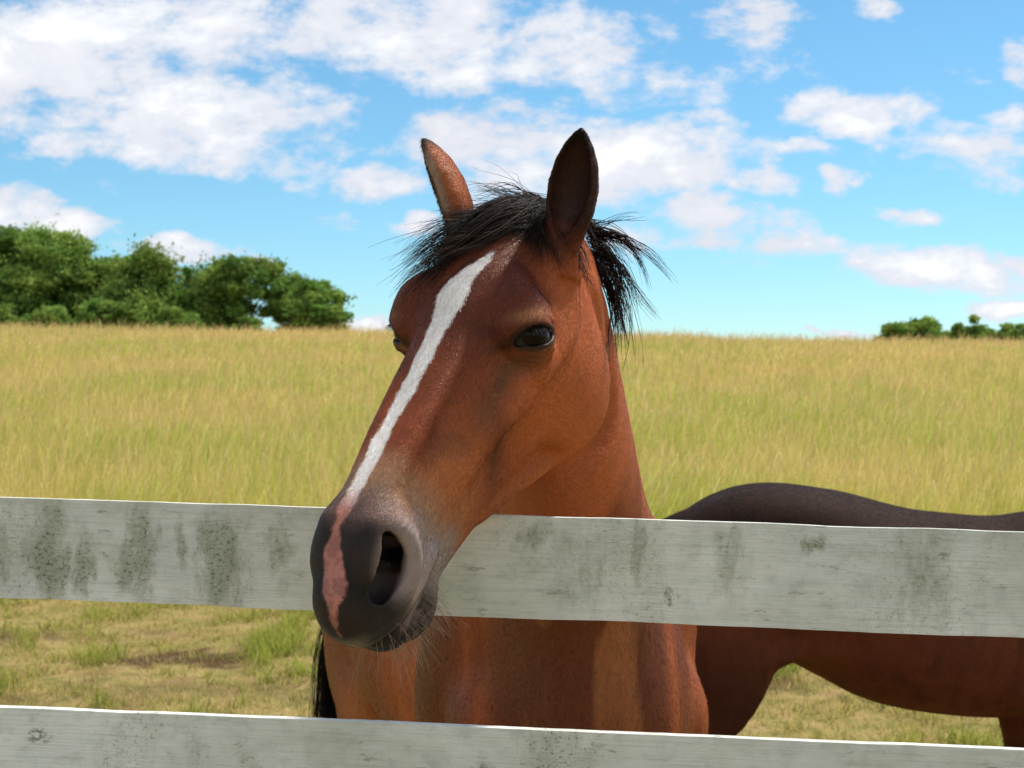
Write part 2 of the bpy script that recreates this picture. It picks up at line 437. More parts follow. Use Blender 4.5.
    # ease the grid and joint marks out of the trunk, hardly touching the head
    E = np.unique(np.sort(np.concatenate([Q[:, [0, 1]], Q[:, [1, 2]], Q[:, [2, 3]], Q[:, [3, 0]]]), 1), axis=0)
    deg = np.bincount(E.ravel(), minlength=len(V))[:, None]
    wt = np.where(V[:, 2] < .5, .35, 1.0) * sst(.20, .34, np.linalg.norm(V - (Oh + .30 * hs * A[0]), axis=1) / hs - .16)
    trunk = wt * sst(.62, .85, V[:, 2])
    for it in range(26):
        acc = np.stack([np.bincount(E[:, 0], V[E[:, 1], c], len(V)) + np.bincount(E[:, 1], V[E[:, 0], c], len(V)) for c in range(3)], 1) / deg
        w = (np.maximum(wt, .5 if it < 1 else 0) * (.6 if it % 2 == 0 else -.52) * (1 - trunk) + trunk * (.6 if it < 7 else 0))[:, None]
        V = V + (acc - V) * w
    hq = ((V - Oh) @ A.T) / (hs * HSV)
    bq = ((V - O) @ R.T) / sc
    print(name, 'verts', len(V), 'in', round(time.time() - t0, 1))
    return V, Q, hq, bq, dict(O=O, R=R, sc=sc, Oh=Oh, A=A, hs=hs)

def world_of_head(T, q): return T['Oh'] + ((np.asarray(q, float) * HSV) @ T['A']) * T['hs']
def world_of_body(T, q): return T['O'] + (np.asarray(q, float) @ T['R']) * T['sc']
def nrm(v): v = np.asarray(v, float); return v / np.linalg.norm(v)

def ear_spec(A, base, dirw, openw, L, W):
    """world directions -> head coordinates (A rows = head axes)"""
    e = nrm(A @ nrm(dirw)); o = A @ nrm(openw); o = nrm(o - e * o.dot(e))
    return (np.array(base, float), e, o, L, W)

# head pose of the near horse
HA = np.array([[-0.34985, -0.52027, -0.77906], [0.85895, -0.51006, -0.0451], [-0.37391, -0.68495, 0.62533]])
OH = np.array([-0.0088, 1.9066, 1.9871])
near_cfg = dict(
    O=(-.047, 3.08), h=(.270, -.963), sc=1.0, Oh=OH, a=HA[0], l=HA[1], n=HA[2], hsc=1.07,
    ears=[ear_spec(HA, (.044, .074, -.050), (.21, -.14, 1.0), (-.38, -.92, .0), .136, .0305),
          ear_spec(HA, (.040, -.066, -.044), (-.22, .28, .75), (-.97, -.02, -.2), .150, .0365)],
    neck=[(.085, 2.76, 1.24, .961, .276, 0, .19, .33), (.090, 2.57, 1.36, .961, .276, 0, .175, .30), (.088, 2.38, 1.50, .96, .20, 0, .135, .245),
          (.080, 2.22, 1.63, .97, .08, 0, .108, .195), (.065, 2.09, 1.755, .98, -.1, 0, .088, .155), (.045, 1.985, 1.85, .96, -.28, 0, .074, .12)],
    grid=((-1.0, .75, -.26, .22, .0028, .012), (1.3, 4.3, 1.40, 2.04, .0028, .012), (0.0, 2.3, 1.40, 2.16, .0028, .012)))
FA = nrm((.35, -.04, -.93)); FN = nrm(np.array([.93, 0, .35]) - FA * np.dot((.93, 0, .35), FA)); FL = np.cross(FN, FA)
FARA = np.stack([FA, FL, FN]); FOH = np.array([2.32, 4.36, .98])
far_cfg = dict(
    O=(1.22, 4.40), h=(1.0, -.02), sc=.93, Oh=FOH, a=FA, l=FL, n=FN, hsc=1.0, croup=-.44, hind=-.15, withers=-.24,
    trunk=[(-.82, 1.20, .12, .13), (-.74, 1.19, .20, .18), (-.56, 1.215, .270, .262), (-.40, 1.215, .280, .285), (-.28, 1.20, .288, .298), (-.12, 1.140, .298, .315),
           (0, 1.100, .305, .330), (.2, 1.075, .288, .335), (.4, 1.065, .230, .325), (.54, 1.08, .205, .27), (.66, 1.12, .17, .21), (.73, 1.11, .11, .12)],
    ears=[ear_spec(FARA, (.044, .070, -.050), (.2, .3, 1.0), (1, .3, .0), .150, .034),
          ear_spec(FARA, (.044, -.070, -.050), (.2, -.3, 1.0), (1, -.3, .0), .150, .034)],
    neck=[(1.66, 4.39, 1.05, 0, 1, 0, .18, .26), (1.80, 4.385, 1.06, 0, 1, 0, .15, .24), (1.98, 4.38, 1.05, 0, 1, 0, .12, .19), (2.14, 4.37, 1.00, 0, 1, 0, .095, .15), (2.26, 4.36, .93, 0, 1, 0, .075, .12)],
    grid=((.1, 2.7, 2.0, 2.65, .006, .014), (3.9, 4.9, 4.2, 4.5, .006, .014), (0.0, 1.7, .3, 1.1, .006, .014)))
# ------------------------------------------------------------------ horse colouring
BLAZE = np.array([  # s, left edge, right edge (across the face)
    (.100, .028, .028), (.112, .024, .032), (.124, .020, .032), (.140, .006, .031), (.158, -.004, .029), (.172, -.014, .028), (.186, -.018, .027), (.198, -.016, .024), (.208, -.0128, .0206),
    (.241, -.0134, .0131), (.283, -.0148, .0107), (.327, -.0161, .0086), (.369, -.0156, .0030), (.397, -.0170, .0036), (.422, -.0163, .0038),
    (.448, -.0162, .0046), (.474, -.0172, .0040), (.495, -.0170, .0030), (.505, -.0125, -.0015), (.519, -.0135, -.0040), (.533, -.0150, .0020),
    (.547, -.0160, .0080), (.560, -.0140, .0140), (.573, -.0110, .0190), (.584, -.0080, .0170), (.597, .0000, .0130), (.608, .003, .009), (.615, .006, .006)])

def coat(V, hq, bq, dark=False, blaze=True):
    s, u, v = hq.T; au = np.abs(u)
    n1 = fbm(V, 9, 1); n2 = fbm(V, 30, 5); n3 = fbm(V, 120, 9, 2)
    bay = srgb(166, 86, 44); red = srgb(112, 52, 36); tan = srgb(200, 126, 74); blk = srgb(34, 29, 28)
    if dark: bay = srgb(104, 56, 38); red = srgb(70, 42, 33); tan = srgb(128, 76, 48)
    C = bay * (0.86 + .30 * n1[:, None])
    C = C + (red - C) * (sst(.45, .75, n1) * .35)[:, None]
    head = sst(.75, .66, s) * sst(-.12, -.04, s) * sst(.26, .20, au) * sst(-.42, -.36, v)
    def put(col, w):
        nonlocal C
        C = C + (np.asarray(col) - C) * np.clip(w, 0, 1)[:, None]
    # trunk: darker along the top, tan in the flank and behind the elbow
    x, y, z = bq.T
    body = 1 - head
    put(red, body * sst(1.25, 1.5, z) * .5 * (x < .5))
    if dark:
        put(srgb(36, 26, 22), body * sst(1.12, 1.36, z + .10 * (n1 - .5)) * .95)
        put(srgb(38, 28, 26), body * sst(-.30, -.46, x) * sst(1.15, .85, z) * sst(.4, .6, n1 + .15) * .5)
    put(srgb(68, 35, 24), body * .82 * sst(.25, .45, x) * sst(1.66, 1.36, z) * (0 if dark else 1) * (1 - .55 * np.exp(-((y - .21) / .06) ** 2)) * (1 - .6 * np.exp(-((y - .095) / .018) ** 2)) * (1 - .7 * np.exp(-((y + .205) / .022) ** 2)))  # shade painted into the coat of chest and neck underside, lighter at shoulder edges
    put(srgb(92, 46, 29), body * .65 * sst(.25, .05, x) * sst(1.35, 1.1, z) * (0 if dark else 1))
    # fine streaks of the coat running down the chest and shoulder
    st = fbm(np.stack([x * 26, y * 26, z * 2.4], 1), 1, 21, 3)
    put(tan, body * sst(.56, .76, st) * .30 * sst(.3, .6, x))
    put(red * .75, body * sst(.50, .28, st) * .40)
    put(tan, body * .45 * np.exp(-((x + .33) / .10) ** 2 - ((z - .93) / .08) ** 2))
    # legs turn black below knee and hock
    put(blk, sst(.66, .50, z) * body)
    put(srgb(70, 62, 54), sst(.075, .06, z) * body)
    # face
    if True:
        fr = fbm(V, 14, 71, 3)
        put(srgb(86, 40, 31), head * sst(.44, .20, s + .12 * (fr - .5)) * sst(-.095, -.015, v + .05 * (fr - .5)) * (.62 + .5 * fr))
        put(srgb(70, 34, 28), head * sst(.55, .72, fr) * sst(.46, .36, s) * sst(-.12, -.03, v) * .6)
        put(srgb(120, 58, 40), head * sst(.22, .42, s) * sst(-.07, -.02, v) * .5)
        put(tan, head * .65 * np.exp(-((s - .41) / .05) ** 2) * sst(-.02, -.06, v) * (.4 + .9 * n2))
        put(srgb(70, 34, 26), head * .60 * np.exp(-(((s - .315) + .5 * (v + .11)) / .024) ** 2 - ((v + .12) / .045) ** 2) * (.5 + n2))
        put(tan, head * .50 * np.exp(-((v + .235) / .03) ** 2) * sst(.22, .32, s) * sst(.50, .44, s))
        put(srgb(192, 104, 54), head * .60 * sst(.050, .072, au) * sst(.33, .25, s) * sst(-.05, -.12, v) * (.5 + n1))
        put(srgb(100, 66, 46), head * .60 * np.exp(-((v + .066 + .1 * (s - .25)) / .013) ** 2) * sst(.20, .23, s) * sst(.36, .29, s) * (.6 + n2))
        # mealy grey over the muzzle, black skin round nostrils and lips
        g = s + .035 * (n2 - .5) + .02 * (n1 - .5) - .20 * np.maximum(0, -.10 - v) * 0
        put(srgb(172, 132, 100), head * sst(.395, .455, g) * .85)
        put(srgb(170, 152, 146), head * sst(.450, .500, g + .45 * np.clip(-v - .04, 0, .10)) * .85)
        put(srgb(84, 52, 40), head * sst(.43, .50, g) * sst(-.05, -.01, v) * .8)
        dn = np.sqrt(((s - .538) / .046) ** 2 + ((v + .046) / .040) ** 2)
        put(srgb(27, 24, 25), head * sst(1.45, .85, dn + .35 * (n2 - .5)) * .92 * (1 - .62 * sst(.036, .046, au) * sst(.575, .55, s)))
        put(srgb(23, 21, 22), head * sst(.540, .575, s + .03 * (n2 - .5)) * .95)
        put(srgb(30, 28, 29), head * sst(.48, .52, s) * sst(-.120, -.134, v) * (.45 + .8 * n3))
        vs_ = np.interp(s, [.462, .52, .56, .585, .60, .61], [-.112, -.119, -.119, -.115, -.112, -.112])
        put(srgb(128, 118, 112), head * np.exp(-((v - vs_ - .0095) / .0035) ** 2) * sst(.50, .53, s) * .45)  # highlight on the upper lip edge, painted as a thin pale line
        put(srgb(10, 8, 8), head * np.exp(-((v - vs_) / .0045) ** 2) * (s > .465) * .95)
        put(srgb(30, 27, 27), head * sst(.53, .56, s) * np.exp(-((v + .098) / .02) ** 2) * sst(.008, .02, au) * .8)
        put(srgb(128, 120, 104), head * sst(.598, .612, s + .004 * n3) * sst(-.07, -.09, v) * .7)              # pale lip edge
        # inside of the nostril
        put(srgb(22, 16, 15), head * sst(1.0, .72, np.sqrt(((s - .512) / .030) ** 2 + ((v + .050) / .032) ** 2)) * sst(.047, .040, au) * sst(.012, .02, au))
        # eye rims and the pale lid above
        q = np.stack([s, au, v], 1) - EYE
        ex, ey, eo = q @ EM, q @ EW, q @ EO
        de = np.sqrt((ex / .030) ** 2 + (ey / .0165) ** 2)
        near = (eo > 0) * head
        put(srgb(168, 116, 82), near * np.exp(-((ex + .004) / .026) ** 2 - ((ey - .026) / .007) ** 2) * .8)
        put(srgb(40, 27, 23), near * sst(1.25, .80, de))
        put(srgb(44, 29, 24), near * np.exp(-((ex - .038) / .016) ** 2 - ((ey + .004) / .008) ** 2) * .75)
        put(srgb(112, 76, 52), near * np.exp(-((ex - .01) / .030) ** 2 - ((ey + .030) / .013) ** 2) * .55 * (.5 + n2))
        put(blk, head * sst(.085, .055, s + .02 * (n2 - .5)) * sst(.062, .045, au) * sst(-.09, -.06, v))
        # blaze and the pink snip between the nostrils
        if blaze:
            L = np.interp(s, BLAZE[:, 0], BLAZE[:, 1]) + .0008; Rr = np.interp(s, BLAZE[:, 0], BLAZE[:, 2]) - .0022 * sst(.53, .49, s) - .0035 * np.exp(-((s - .165) / .03) ** 2)
            rag = .0008 * (fbm(V, 260, 31, 2) - .5) * 2 + .0024 * (fbm(V, 90, 33, 2) - .5) * 2
            inside = np.minimum(u - L, Rr - u) + rag
            w = head * sst(-.0012, .0016, inside) * sst(.108, .118, s) * (s < .617) * sst(-.115, -.10, v)
            white = srgb(246, 234, 224); pink = srgb(190, 124, 108)
            cc = white + (pink - white) * sst(.455, .505, s + .02 * (n2 - .5))[:, None]
            roan = 1 - sst(.44, .50, s) * .35 * sst(.4, .6, n3)
            C = C + (cc * (.86 + .2 * n3)[:, None] - C) * (w * roan * .96)[:, None]
    return np.clip(C * (1.16 if not dark else 1.05), 0.004, 1)

def ear_colour(C, V, T, cfg, hq, nh):
    for ei, (base, e, o, L, W) in enumerate(cfg['ears']):
        r = hq - base; t = r @ e / L
        wv = np.cross(e, o); rr = W * np.interp(np.clip(t, 0, 1), [0, .12, .3, .5, .7, .85, .95, 1], [.66, .80, .96, 1.0, .84, .56, .27, .05]) + 1e-4
        p = r @ o / rr; qv = np.abs(r @ wv) / rr
        on = sst(.10, .22, t) * (np.sqrt((r @ o) ** 2 + (r @ wv) ** 2) < W * 1.3)
        n = fbm(V, 60, 41, 2)
        if ei == 1: C[:] = C + (srgb(184, 98, 50) - C) * (on * .75)[:, None]
        inner = on * sst(-.05, .30, nh @ o) * (p < .9)
        C[:] = C + (srgb(52, 34, 28) * (.7 + .7 * n)[:, None] - C) * (inner * .92)[:, None]
        rim = on * sst(.74, .92, qv) * sst(.0, .25, p)
        C[:] = C + ((srgb(172, 140, 112) if ei == 1 else srgb(62, 40, 30)) - C) * (rim * (.8 if ei == 0 else .9 * sst(.85, .6, t)))[:, None]
        C[:] = C + (srgb(26, 20, 19) - C) * (on * sst(.74, .93, t + .1 * (n - .5)))[:, None]
    return C

def coat_material(name, gloss=.48, spec=.32):
    m, nt, b = new_mat(name, gloss, spec); N = NT(nt); b.inputs['Specular Tint'].default_value = (1, .80, .62, 1)
    at = N.attr('tint').outputs['Color']
    hd = N.attr('flow').outputs['Vector']                 # coordinates stretched along the lie of the hair
    fine = N.noise(hd, 620, 3, .6); mid = N.noise(hd, 140, 3, .6)
    f = N.math('MULTIPLY_ADD', N.math('ADD', fine, N.math('MULTIPLY', mid, .7)), .50, .575)
    col = N.mix(1.0, at, N.n('ShaderNodeCombineXYZ').outputs[0], 'MULTIPLY')
    cx = [n for n in nt.nodes if n.bl_idname == 'ShaderNodeCombineXYZ'][0]
    for i in range(3): N.l(f, cx.inputs[i])
    N.l(col, b.inputs['Base Color'])
    rg = N.math('MULTIPLY_ADD', mid, .25, gloss - .10); N.l(rg, b.inputs['Roughness'])
    h = N.math('ADD', N.math('MULTIPLY', fine, .6), N.math('MULTIPLY', mid, .8))
    N.l(N.bump(h, .45, .0022), b.inputs['Normal'])
    return m

def hair_material(name, col, rough=.5):
    m, nt, b = new_mat(name, rough, .12); N = NT(nt)
    at = N.attr('tint').outputs['Color']; N.l(at, b.inputs['Base Color'])
    return m

def strands(name, curves, mat, parent, width, cols, rng, taper=.25, loc0=None):
    """curves: (n, m, 3) points in world space; three-sided hair tubes in the parent's space"""
    C = np.asarray(curves); n, m, _ = C.shape
    T = np.gradient(C, axis=1); T /= np.linalg.norm(T, axis=2, keepdims=True) + 1e-9
    r = rng.normal(size=(n, 1, 3)); A = np.cross(T, r); A /= np.linalg.norm(A, axis=2, keepdims=True) + 1e-9
    Bn = np.cross(T, A)
    t = np.linspace(0, 1, m)
    w = (np.asarray(width).reshape(-1, 1) * (1 - (1 - taper) * t ** 2)[None])[:, :, None] / 2
    P = np.stack([C + A * w * math.cos(a) + Bn * w * math.sin(a) for a in (0, 2.094, 4.189)], 2)   # n m 3 3
    V = P.reshape(-1, 3)
    base = (np.arange(n)[:, None, None] * m + np.arange(m - 1)[None, :, None]) * 3
    k = np.arange(3)[None, None]; k2 = (k + 1) % 3
    F = np.stack([base + k, base + k2, base + 3 + k2, base + 3 + k], -1).reshape(-1, 4)
    col = np.repeat(np.asarray(cols), m * 3, axis=0)
    if loc0 is not None: V = V - loc0
    return mesh_np(name, V, F, mat, parent, color=col)

def fur(V, Q, C, vn, hq, bq, T, n_head, n_body, rng):
    """short coat: tiny ribbons lying along the skin; returns verts, quads, colours and skin normals to append to the body"""
    P0 = V[Q]; ar = np.linalg.norm(np.cross(P0[:, 2] - P0[:, 0], P0[:, 3] - P0[:, 1]), axis=1) / 2
    cq = P0.mean(1); ch = hq[Q[:, 0]]
    dh = np.linalg.norm(cq - (T['Oh'] + .28 * T['A'][0]), axis=1)
    q1 = np.stack([ch[:, 0], np.abs(ch[:, 1]), ch[:, 2]], 1) - EYE
    bald = (q1 ** 2).sum(1) < .019 ** 2 * 3.2
    bald &= (np.abs(q1 @ EW) < .017) & (np.abs(q1 @ EM) < .031)
    nost = (np.sqrt(((ch[:, 0] - .530) / .040) ** 2 + ((ch[:, 2] + .050) / .034) ** 2) < 1) & (np.abs(ch[:, 1]) > .012) & (ch[:, 0] < .7)
    out = []
    for sel, n, L0, w0 in ((dh < .62, n_head, .0054, .00055), (dh >= .62, n_body, .0095, .0011)):
        wgt = ar * sel * ~bald * ~nost
        if not n or wgt.sum() == 0: continue
        f = rng.choice(len(Q), n, p=wgt / wgt.sum())
        a, b = rng.random((n, 1)), rng.random((n, 1))
        p = (P0[f, 0] * (1 - a) + P0[f, 1] * a) * (1 - b) + (P0[f, 3] * (1 - a) + P0[f, 2] * a) * b
        nn = vn[Q[f, 0]]; h = hq[Q[f, 0]]; s = h[:, :1]
        hd = sst(.75, .64, s) * sst(-.10, 0, s) * (np.abs(h[:, 1:2]) < .22) * (h[:, 2:] > -.40)
        # lie of the hair: down the face, sweeping back over the cheek, down and back on the trunk
        back = sst(-.09, -.16, h[:, 2:]) * sst(.34, .22, s)
        D = hd * (T['A'][0] * (1 - 1.3 * back) - T['A'][2] * back * .8) + (1 - hd) * (np.array([0, 0, -1.0]) - .6 * T['R'][0])
        sw = np.stack([fbm(p, 22, 51, 2), fbm(p, 22, 57, 2), fbm(p, 22, 63, 2)], 1) - .5
        D = D + sw * 1.1 + rng.normal(size=(n, 3)) * .16
        D = D - nn * (D * nn).sum(1, keepdims=True); D /= np.linalg.norm(D, axis=1)[:, None] + 1e-9
        W = np.cross(nn, D) + nn * rng.normal(size=(n, 1)) * .22; W /= np.linalg.norm(W, axis=1)[:, None]
        muz = sst(.47, .55, s) * hd
        L = L0 * rng.uniform(.6, 1.3, (n, 1)) * (1 - .62 * muz); w = w0 * rng.uniform(.6, 1.3, (n, 1)) * (1 - .35 * muz) / 2
        r0 = p - nn * L * .06; r1 = p + D * L * .55 + nn * L * .08; r2 = p + D * L + nn * L * rng.uniform(.04, .17, (n, 1))
        vv = np.stack([r0 - W * w, r0 + W * w, r1 - W * w * .8, r1 + W * w * .8, r2 - W * w * .2, r2 + W * w * .2], 1)
        c = C[Q[f, 0]] * (1 + (rng.random((n, 1)) ** 1.3 - .42) * .62)
        out.append((vv.reshape(-1, 3), np.repeat(np.clip(c, .003, 1), 6, 0), np.repeat(hq[Q[f, 0]], 6, 0), np.repeat(bq[Q[f, 0]], 6, 0)))
    vv = np.concatenate([o[0] for o in out]); n = len(vv) // 6
    b0 = (np.arange(n) * 6 + len(V))[:, None]
    F = np.concatenate([b0 + np.array([[0, 1, 3, 2]]), b0 + np.array([[2, 3, 5, 4]])])
    return np.concatenate([V, vv]), np.concatenate([Q, F]), np.concatenate([C] + [o[1] for o in out]), np.concatenate([hq] + [o[2] for o in out]), np.concatenate([bq] + [o[3] for o in out])

def resample(c, m):
    c = catmull(np.asarray(c, float), 6); d = np.r_[0, np.cumsum(np.linalg.norm(np.diff(c, axis=0), axis=1))]
    t = np.linspace(0, d[-1], m); return np.stack([np.interp(t, d, c[:, i]) for i in range(3)], 1)

def lock(guide_a, guide_b, n, m, rng, spread=.006, frizz=.004, lenvar=.3):
    """n hairs between two guides"""
    A = resample(guide_a, m); B = resample(guide_b, m); out = []
    K = max(3, n // 16); ck = rng.random(K); co_ = rng.normal(size=(K, 3)) * (spread * 1.3 + frizz * 2.2); cph = rng.random((K, 3)) * 6.28
    for i in range(n):
        k = rng.integers(K); g = np.linspace(0, 1, m)[:, None]
        t = rng.random(); t = t + (ck[k] - t) * np.clip(g * 1.6, 0, .86); c = A * (1 - t) + B * t
        c = c + co_[k] * g ** 1.5 + np.sin(g * 4.2 + cph[k]) * frizz * 1.3 * g
        L = 1 - lenvar * rng.random() ** 1.5
        tt = np.linspace(0, L, m) * (m - 1); i0 = np.minimum(tt.astype(int), m - 2); f = (tt - i0)[:, None]
        c = c[i0] * (1 - f) + c[i0 + 1] * f
        g = np.linspace(0, 1, m)[:, None]
        off = rng.normal(size=3) * spread * (.55 - .25 * g) + rng.normal(size=3) * frizz * (1.6 if rng.random() < .10 else .7) * g ** 2
        ph = rng.random(3) * 6.28; wave = np.sin(g * (3 + 4 * rng.random()) + ph) * frizz * g
        out.append(c + off + wave)
    return np.array(out)

def lift(curves, bvh, off=.003, first=0, var=0.0):
    """push hair points that sink below the skin back out of it"""
    out = curves.copy(); n, m, _ = out.shape; off0 = off
    for i in range(n):
        off = off0 + var * ((i * 7919) % 97 / 97) ** 2
        for j in range(first, m):
            p = Vector(out[i, j]); loc, nor, idx, d = bvh.find_nearest(p, .12)
            if loc is None: continue
            sd = (p - loc).dot(nor)
            if sd < off: out[i, j] = np.array(loc + nor * off)
    return out
# guide curves of the hair, metres in the world
GUIDES = {
    'forelock': [
        ([(0.0366, 1.98, 1.9747), (-0.0055, 1.94, 1.9696), (-0.0594, 1.9, 1.9482), (-0.1063, 1.87, 1.9114), (-0.1454, 1.86, 1.8733)], [(0.0462, 1.97, 1.9566), (0.0, 1.92, 1.9438), (-0.0558, 1.87, 1.9114), (-0.1012, 1.85, 1.8857), (-0.1407, 1.85, 1.8436)], 320, 0.004),
        ([(0.0462, 1.97, 1.9566), (0.0041, 1.91, 1.9372), (-0.0425, 1.87, 1.9114), (-0.092, 1.85, 1.8936), (-0.1315, 1.85, 1.8541)], [(0.0527, 1.95, 1.9362), (0.0176, 1.9, 1.9145), (-0.0264, 1.86, 1.8971), (-0.0749, 1.85, 1.8883), (-0.1072, 1.84, 1.8717)], 300, 0.003),
        ([(0.0324, 1.98, 1.9719), (0.0109, 1.92, 1.9506), (-0.0093, 1.87, 1.914), (-0.0264, 1.86, 1.8998)], [(0.0672, 1.97, 1.9636), (0.0519, 1.92, 1.9329), (0.0372, 1.87, 1.8981), (0.0436, 1.86, 1.8813)], 300, 0.004),
        ([(0.0672, 1.97, 1.9608), (0.0584, 1.91, 1.9263), (0.0641, 1.88, 1.8964), (0.0837, 1.87, 1.8742)], [(0.0887, 1.98, 1.948), (0.086, 1.92, 1.9165), (0.0981, 1.89, 1.8893), (0.1075, 1.89, 1.8704)], 170, 0.003),
        ([(0.0507, 1.98, 1.9705), (0.0312, 1.91, 1.9453), (0.0134, 1.88, 1.9231), (-0.0053, 1.86, 1.9024)], [(0.0605, 1.98, 1.9705), (0.0489, 1.91, 1.9426), (0.0266, 1.87, 1.9114), (0.0132, 1.86, 1.8945)], 160, 0.003),
        ([(0.0469, 2.0, 1.9787), (0.0043, 2.0, 1.9943), (-0.0338, 1.98, 1.9958), (-0.0658, 1.97, 1.986)], [(0.0512, 2.0, 1.9744), (0.0114, 2.0, 1.9872), (-0.0281, 1.98, 1.9874), (-0.0588, 1.97, 1.9734)], 46, 0.005),
        ([(0.0398, 2.0, 1.9815), (0.0185, 2.0, 1.9901), (-0.0169, 1.98, 1.9817), (-0.0582, 1.95, 1.9584)], [(0.0512, 2.0, 1.9744), (0.0256, 2.0, 1.9773), (-0.0098, 1.97, 1.9692), (-0.0508, 1.93, 1.9422)], 120, 0.005),
    ],
    'mane': [
        ([(0.1048, 2.02, 1.9526), (0.1407, 2.02, 1.9411), (0.1752, 2.02, 1.9153), (0.1953, 2.02, 1.8779)], [(0.1125, 2.03, 1.9278), (0.1436, 2.02, 1.9267), (0.1694, 2.02, 1.9038), (0.1852, 2.02, 1.8664)], 90, 0.004),
        ([(0.1102, 2.04, 1.9346), (0.145, 2.04, 1.9056), (0.1653, 2.04, 1.865), (0.1769, 2.04, 1.8157)], [(0.1195, 2.05, 1.9065), (0.1457, 2.05, 1.889), (0.1603, 2.05, 1.8424), (0.169, 2.05, 1.7914)], 110, 0.004),
        ([(0.1148, 2.07, 1.9171), (0.1406, 2.06, 1.8781), (0.1552, 2.06, 1.8283), (0.164, 2.06, 1.7581)], [(0.1227, 2.08, 1.8811), (0.1419, 2.08, 1.856), (0.1523, 2.08, 1.8146), (0.1567, 2.08, 1.7673)], 110, 0.003),
        ([(0.1048, 2.02, 1.9468), (0.1321, 2.02, 1.9555), (0.1579, 2.02, 1.9655), (0.178, 2.02, 1.9712)], [(0.1091, 2.02, 1.9411), (0.135, 2.02, 1.9468), (0.1608, 2.02, 1.9526), (0.1838, 2.02, 1.9468)], 9, 0.003),
        ([(0.0703, 2.06, 1.9821), (0.0918, 2.05, 1.9808), (0.127, 2.03, 1.9393), (0.1529, 2.03, 1.9133)], [(0.0784, 2.08, 1.9698), (0.1069, 2.06, 1.9572), (0.137, 2.05, 1.9182), (0.1537, 2.04, 1.878)], 160, 0.004),
    ],
}
# ------------------------------------------------------------------ build the horses
from mathutils.bvhtree import BVHTree
def flow_coords(V, hq, bq, T):
    """hair runs down the face along s and down the body along z"""
    s, u, v = hq.T
    w = (sst(.75, .64, s) * sst(-.10, 0, s) * (np.abs(u) < .22) * (v > -.40))[:, None]
    return np.stack([s * .22, u, v], 1) * T['hs'] * w + np.stack([bq[:, 0], bq[:, 1], bq[:, 2] * .22], 1) * T['sc'] * (1 - w)

def make_horse(name, cfg, label, group, dark, gloss):
    V, Q, hq, bq, T = build_horse(name, cfg)
    fn = np.cross(V[Q[:, 2]] - V[Q[:, 0]], V[Q[:, 3]] - V[Q[:, 1]]); vn = np.stack([sum(np.bincount(Q[:, k], fn[:, c], len(V)) for k in range(4)) for c in range(3)], 1)
    vn /= np.linalg.norm(vn, axis=1)[:, None] + 1e-12
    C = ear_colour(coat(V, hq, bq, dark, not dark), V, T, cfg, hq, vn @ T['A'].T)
    loc0 = np.array([T['O'][0], T['O'][1], 0.0])
    V2, Q2, C2, hq2, bq2 = fur(V, Q, C, vn, hq, bq, T, *((460000, 170000) if not dark else (0, 150000)), np.random.default_rng(5))
    root = empty(name, loc0); tag(root, label, 'horse', group)
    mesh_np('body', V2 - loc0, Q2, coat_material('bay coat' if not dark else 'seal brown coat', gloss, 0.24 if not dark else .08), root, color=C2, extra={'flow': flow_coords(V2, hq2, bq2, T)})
    # eyes
    em, nt, b = new_mat('wet dark eye', .07, .16); N = NT(nt)
    tc = N.n('ShaderNodeTexCoord').outputs['Object']
    sep = N.n('ShaderNodeSeparateXYZ'); N.l(tc, sep.inputs[0])
    rr = N.math('SQRT', N.math('ADD', N.math('POWER', sep.outputs[0], 2.0), N.math('MULTIPLY', N.math('POWER', sep.outputs[1], 2.0), 2.2)))
    N.l(N.ramp(rr, [(0.0, (.002, .002, .003)), (.0085, (.003, .002, .002)), (.0115, (.010, .005, .003)), (.0175, (.007, .004, .003)), (.0215, (.10, .08, .07))]), b.inputs['Base Color'])
    for d in (1, -1):
        nu, nv = 40, 20
        th = np.linspace(0, 2 * np.pi, nu, endpoint=False); ph = np.linspace(0.02, np.pi - .02, nv)
        TH, PH = np.meshgrid(th, ph); 
        P = np.stack([np.cos(TH) * np.sin(PH), np.sin(TH) * np.sin(PH), np.cos(PH)], -1).reshape(-1, 3) * EYE_R
        i = np.arange(nv - 1)[:, None] * nu; j = np.arange(nu)[None]; j2 = (j + 1) % nu
        F = np.stack([i + j, i + nu + j, i + nu + j2, i + j2], -1).reshape(-1, 4)
        cen = world_of_head(T, (EYE[0], d * EYE[1], EYE[2]))
        o3 = np.array([EO[0], d * EO[1], EO[2]]); m3 = np.array([EM[0], d * EM[1], EM[2]])
        oz = nrm((o3 * HSV) @ T['A']); ox = (m3 * HSV) @ T['A']; ox = nrm(ox - oz * ox.dot(oz)); oy = np.cross(oz, ox)
        M = Matrix(np.stack([ox, oy, oz], 1).tolist()).to_4x4(); M.translation = Vector(cen - loc0)
        # stay inside the socket carved in the (slightly stretched) head space
        W = P @ np.stack([ox, oy, oz]); L = (W @ T['A'].T); L = L * HSV * T['hs']; W = L @ T['A']
        P2 = W @ np.stack([ox, oy, oz]).T
        e = mesh_np('eye', P2, F, em, root); e.matrix_local = M
    bvh = BVHTree.FromPolygons([tuple(x) for x in V], [tuple(x) for x in Q.tolist()])
    return root, T, bvh, loc0

rng = np.random.default_rng(11)
near, TN, bvhN, loc0 = make_horse('horse', near_cfg, 'bay horse with a white blaze and pink nose, head over the top fence board', 'horses in the pasture', False, .46)

